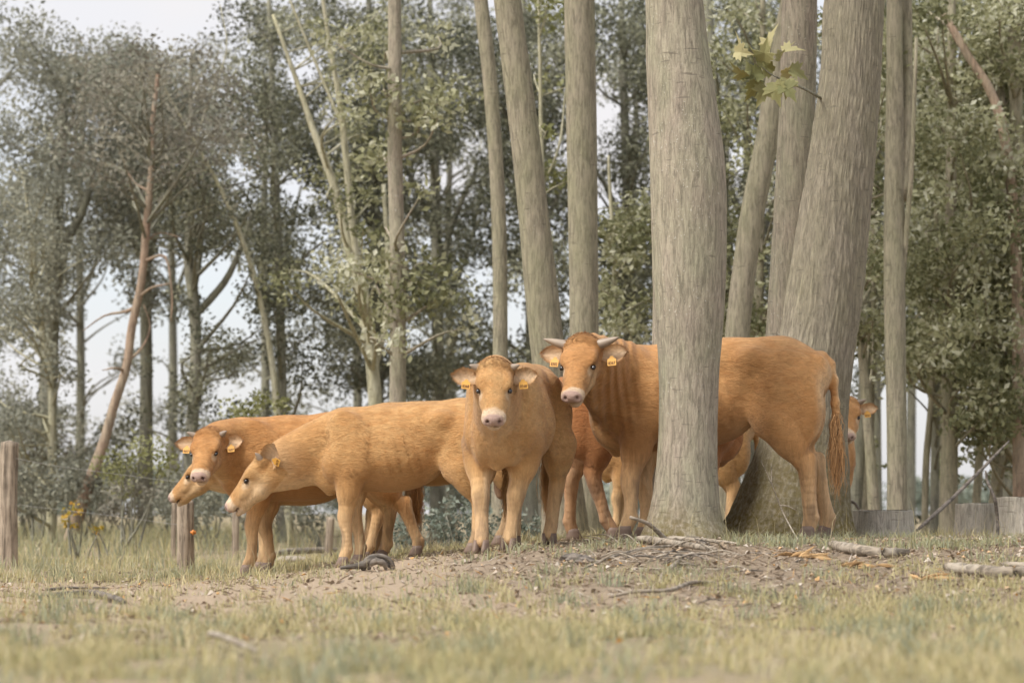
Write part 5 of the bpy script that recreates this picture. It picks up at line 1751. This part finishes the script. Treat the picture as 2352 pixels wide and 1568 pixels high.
stick('branch', 'thin curved twig leaning at the hoof of the left cow facing the camera', 'branch', [(618, 1330, 0.01), (640, 1312, 0, 16.6), (655, 1292, 0, 16.7)], 0.006, 0.004, 'log', 14)
stick('pole', 'long pole leaning across the gap on the right', 'pole', [(2106, 1218, 0, 20.2), (2170, 1160, 0, 20.8), (2240, 1092, 0, 21.6), (2318, 1012, 0, 22.4)], 0.028, 0.018, 'dark', 15)
stick('snag', 'dark twisted dead stem standing before the rightmost stumps', 'dead stem', [(2292, 1250, 0, 18.0), (2291, 1190, 0, 18.05), (2283, 1140, 0, 18.0), (2268, 1105, 0, 18.1), (2264, 1080, 0, 18.1)], 0.022, 0.012, 'dark', 16)
stick('branch', 'broken branch lying in the grass between the stumps', 'branch', [(2100, 1232, 0.03), (2150, 1222, 0.06), (2190, 1210, 0.05)], 0.02, 0.016, 'log', 17)
stick('branch', 'dark bent limb behind the left stump', 'branch', [(1942, 1152, 0, 21.0), (1962, 1155, 0, 21.0), (1985, 1185, 0, 21.0), (2010, 1192, 0, 21.0), (2040, 1190, 0, 21.0)], 0.018, 0.012, 'dark', 18)
stick('dry_stalk', 'tall dry stalk leaning before the mossy trunk under the bull', 'dry stalk', [(1836, 1245, 0.0), (1800, 1180, 0, 16.25), (1772, 1110, 0, 16.25), (1748, 1058, 0, 16.25)], 0.008, 0.004, 'log', 19, group='dry stalks',
      forks=[[(1790, 1160, 0, 16.25), (1810, 1162, 0, 16.2), (1830, 1172, 0, 16.2)], [(1772, 1110, 0, 16.25), (1772, 1085, 0, 16.25), (1771, 1064, 0, 16.25)]])
rng_s = np.random.default_rng(8)
for k in range(44):
    u, v = 1250 + 1080 * rng_s.random(), 1272 + 120 * rng_s.random() ** 1.4
    a, ln = rng_s.normal() * 0.35, 22 + 60 * rng_s.random()
    stick('twig', 'thin dry twig lying in the leaf litter under the trees', 'twig', [(u, v, 0.006), (u + ln * 0.5 * math.cos(a), v + ln * 0.1 * math.sin(a) + rng_s.normal() * 2, 0.012), (u + ln * math.cos(a), v + ln * 0.22 * math.sin(a), 0.006)],
          0.004 + 0.006 * rng_s.random(), 0.003 + 0.003 * rng_s.random(), 'log' if k % 3 else 'dark', 30 + k, n=9, group='twigs in the leaf litter')


for k in range(34):                                            # brushwood heaped before the thick trunk
    u, v = 1360 + 340 * rng_s.random(), 1250 + 62 * rng_s.random()
    a, ln = rng_s.normal() * 0.5, 40 + 90 * rng_s.random()
    lf = 0.02 + 0.05 * rng_s.random()
    sgn = 1 if rng_s.random() < 0.5 else -1
    stick('twig', 'bleached twig in the brushwood heap before the thick front trunk', 'twig', [(u, v, 0.008), (u + sgn * ln * 0.5 * math.cos(a), v + ln * 0.12 * math.sin(a) + rng_s.normal() * 3, lf), (u + sgn * ln * math.cos(a), v + ln * 0.25 * math.sin(a), 0.008 + lf * rng_s.random())],
          0.005 + 0.006 * rng_s.random(), 0.003 + 0.002 * rng_s.random(), 'log' if k % 4 else 'dark', 90 + k, n=10, group='brushwood heap twigs')


def driftwood():
    g = gp(848, 1310)
    parts = []
    rng = np.random.default_rng(4)
    for k, (r, off, zr) in enumerate([(0.085, 0.0, 0.030), (0.10, 0.03, 0.024), (0.065, -0.03, 0.024), (0.112, -0.015, 0.016)]):
        a = np.linspace(-0.25, math.pi * 1.02, 18)
        pts = np.stack([0.045 + r * 1.05 * np.cos(a) + 0.01 * k, np.full(18, off) + 0.02 * np.sin(a * 2 + k), r * 0.92 * np.sin(a) + 0.012], -1)
        parts.append(tube(pts, zr * (0.7 + 0.4 * np.sin(a)), 10, True, lambda V, ri, ang: 0.75 + 0.5 * fbm(V * np.array([30, 30, 30]), 2, 5)))
    arm = smooth_path(np.array([[-0.02, 0, 0.05], [-0.10, -0.03, 0.035], [-0.22, -0.05, 0.022]]), 12)
    parts.append(tube(arm, np.linspace(0.035, 0.012, 12), 10, True, lambda V, ri, ang: 0.8 + 0.4 * fbm(V * 30, 2, 5)))
    V, fs = join(parts)
    V = V * 0.78
    tag(link('driftwood_root', new_mesh('driftwood_root', V, fs), WOOD['dark'], None, g), 'gnarled curled root lying at the front hooves of the left cow in front', 'root')


driftwood()


def splinters(u, v, label, seed):
    rng = np.random.default_rng(seed)
    g = gp(u, v)
    parts = []
    for k in range(9):
        a = rng.normal() * 0.5
        L = 0.05 + 0.10 * rng.random()
        c = rng.normal(size=3) * np.array([0.05, 0.04, 0.006]) + np.array([0, 0, 0.02])
        d = np.array([math.cos(a), math.sin(a), 0.35 * rng.normal()])
        pts = c + np.linspace(-0.5, 0.5, 5)[:, None] * L * d
        parts.append(tube(pts, np.array([0.002, 0.008, 0.011, 0.007, 0.001]) * (0.7 + 0.6 * rng.random()), 5))
    V, fs = join(parts)
    tag(link('wood_splinters', new_mesh('wood_splinters', V, fs, smooth=False), WOOD['split'], None, g), label, 'splinters', 'freshly split orange wood')


splinters(1868, 1286, 'orange splintered wood just left of the thick bleached log', 1)
splinters(1835, 1284, 'smaller orange splinters left of the main orange splinters', 2)
splinters(1968, 1306, 'orange splintered wood below the thick bleached log', 3)
splinters(2150, 1335, 'orange bark scraps left of the log at the right edge', 4)


def stone(u, v, r, label, seed):
    rng = np.random.default_rng(seed)
    g = gp(u, v)
    uu, vv = np.meshgrid(np.linspace(0, 2 * np.pi, 14, endpoint=False), np.linspace(0.0, np.pi, 9), indexing='ij')
    d = np.stack([np.cos(uu) * np.sin(vv), np.sin(uu) * np.sin(vv), np.cos(vv)], -1).reshape(-1, 3)
    V = d * r * (0.7 + 0.6 * vnoise(d * 2.1 + seed, seed))[:, None] * np.array([1.25, 0.9, 0.75])
    i, j = np.meshgrid(np.arange(14), np.arange(8), indexing='ij')
    q = np.stack([i * 9 + j, i * 9 + j + 1, ((i + 1) % 14) * 9 + j + 1, ((i + 1) % 14) * 9 + j], -1).reshape(-1, 4)
    tag(link('stone', new_mesh('stone', V, q, smooth=False), WOOD['dark'], None, g + np.array([0, 0, r * 0.3])), label, 'stone', 'stones in the litter')


stone(1316, 1292, 0.055, 'grey stone in the litter between the middle cow and the bull', 1)
stone(1342, 1294, 0.045, 'smaller grey stone right beside the other grey stone', 2)

# ---- the herd
GOLD = ((0.51, 0.31, 0.135), (0.40, 0.21, 0.08), (0.62, 0.45, 0.27))
GOLD2 = ((0.47, 0.25, 0.10), (0.36, 0.17, 0.058), (0.62, 0.44, 0.255))
ORANGE = ((0.51, 0.285, 0.12), (0.40, 0.20, 0.076), (0.63, 0.46, 0.275))
RED = ((0.41, 0.195, 0.08), (0.32, 0.135, 0.05), (0.54, 0.355, 0.21))
build_cow('cow', 'golden cow in profile, head half hidden behind the leftmost face', 'cow', 0.86, 182, 706, 18.05, (470, 1048, 18.1, 178, 44, 0, 0.93), colours=GOLD, seed=1, fur=26000, horn=0.0, res=0.015,
          feet={'hl': (842, 1285, 17.85), 'hr': (868, 1285, 18.2)})
build_cow('cow', 'tan cow at left facing the camera, horned, with tags in both ears', 'cow', 0.90, 181, 700, 17.1, (478, 990, 16.75, -99, 47, 2, 0.92), colours=GOLD2, seed=2, fur=36000, tags=('9697', '9697'), horn=0.055, horn_dir=(-0.1, 1, 0.55), headpale=0.35,
          feet={'fl': (570, 1322, 16.95), 'fr': (617, 1318, 17.2), 'hl': (962, 1292, 17.0), 'hr': (882, 1288, 17.35)}, L=1.0)
build_cow('cow', 'golden cow in full profile facing left in front, tag 9679', 'cow', 0.865, 180, 905, 16.35, (604, 1046, 16.25, 180, 49, 0, 0.97), colours=GOLD, seed=3, fur=52000, tags=('9679', None), horn=0.045, horn_dir=(-0.25, 0.55, 0.8), ear=((-0.85, 0.55, 0.35, 0.25, 1.0, 0.25), (-0.6, 0.6, 0.3, 0.4, 0.6, 0.5)), esc=1.25, headpale=0.8,
          feet={'fl': (792, 1303, 16.2), 'fr': (826, 1298, 16.5), 'hl': (1088, 1282, 16.2), 'hr': (1100, 1275, 16.5)}, fur_len=1.1)
build_cow('cow', 'golden cow standing in the middle, facing the camera head on', 'cow', 1.02, -104, 1186, 16.1, (1136, 832, 15.0, -91, 50, 0, 1.02), colours=GOLD, seed=4, fur=60000, tags=('8368', '8368'), horn=0.045, horn_dir=(-0.1, 1, 0.35), fat=0.88,
          feet={'fr': (1106, 1282, 15.55), 'fl': (1168, 1276, 15.7), 'hl': (1262, 1258, 16.55), 'hr': (1180, 1262, 16.75)})
build_cow('cow', 'red brown cow facing right, hidden between the middle cow and bull', 'cow', 1.04, 8, 1516, 17.9, (1640, 925, 18.3, 60, 40, 0, 0.95), L=0.88, fat=1.08, colours=RED, seed=5, fur=30000, horn=0.0, res=0.015,
          feet={'hr': (1404, 1240, 17.75), 'hl': (1312, 1254, 18.1)})
build_cow('bull', 'largest orange bull with curved horns standing behind the thick trunk', 'bull', 1.155, 170, 1598, 16.95, (1338, 778, 16.2, -107, 48, 0, 1.14), colours=ORANGE, seed=6, fur=60000, tags=('8367', '8302'), horn=0.125, horn_dir=(-0.15, 1, 0.18), L=0.96, depth=0.95, folds=1.0, res=0.0095, fur_len=0.6,
          feet={'fl': (1440, 1243, 16.6), 'fr': (1482, 1240, 17.0), 'hl': (1860, 1243, 16.75), 'hr': (1900, 1236, 17.1)}, tail_sway=0.06)
build_cow('cow', 'cow peeking out from behind the massive trunk on the right', 'cow', 0.95, -80, 1868, 20.6, (1946, 916, 19.5, -97, 45, 0, 0.92), colours=ORANGE, seed=7, fur=22000, tags=('6767', None), horn=0.06, horn_dir=(-0.1, 1, 0.4), res=0.015)
build_cow('bull', 'shaggy golden young bull mostly hidden behind the left cow in front', 'bull', 0.95, 180, 1000, 18.3, (720, 985, 18.6, 180, 40, 0, 0.9), colours=GOLD, seed=8, fur=26000, horn=0.0, res=0.015, scrotum=True, fur_len=1.8,
          feet={'fl': (830, 1285, 18.1), 'fr': (862, 1280, 18.45), 'hl': (1150, 1268, 18.15), 'hr': (1160, 1265, 18.5)})
build_cow('cow', 'shaggy pale cow mostly hidden behind the bull and the thick trunk', 'cow', 0.88, 180, 1520, 19.6, (1290, 960, 19.8, 180, 40, 0, 0.88), colours=GOLD, seed=9, fur=22000, horn=0.0, res=0.015, fur_len=1.8,
          feet={'fl': (1410, 1245, 19.45), 'hl': (1668, 1238, 19.45)})
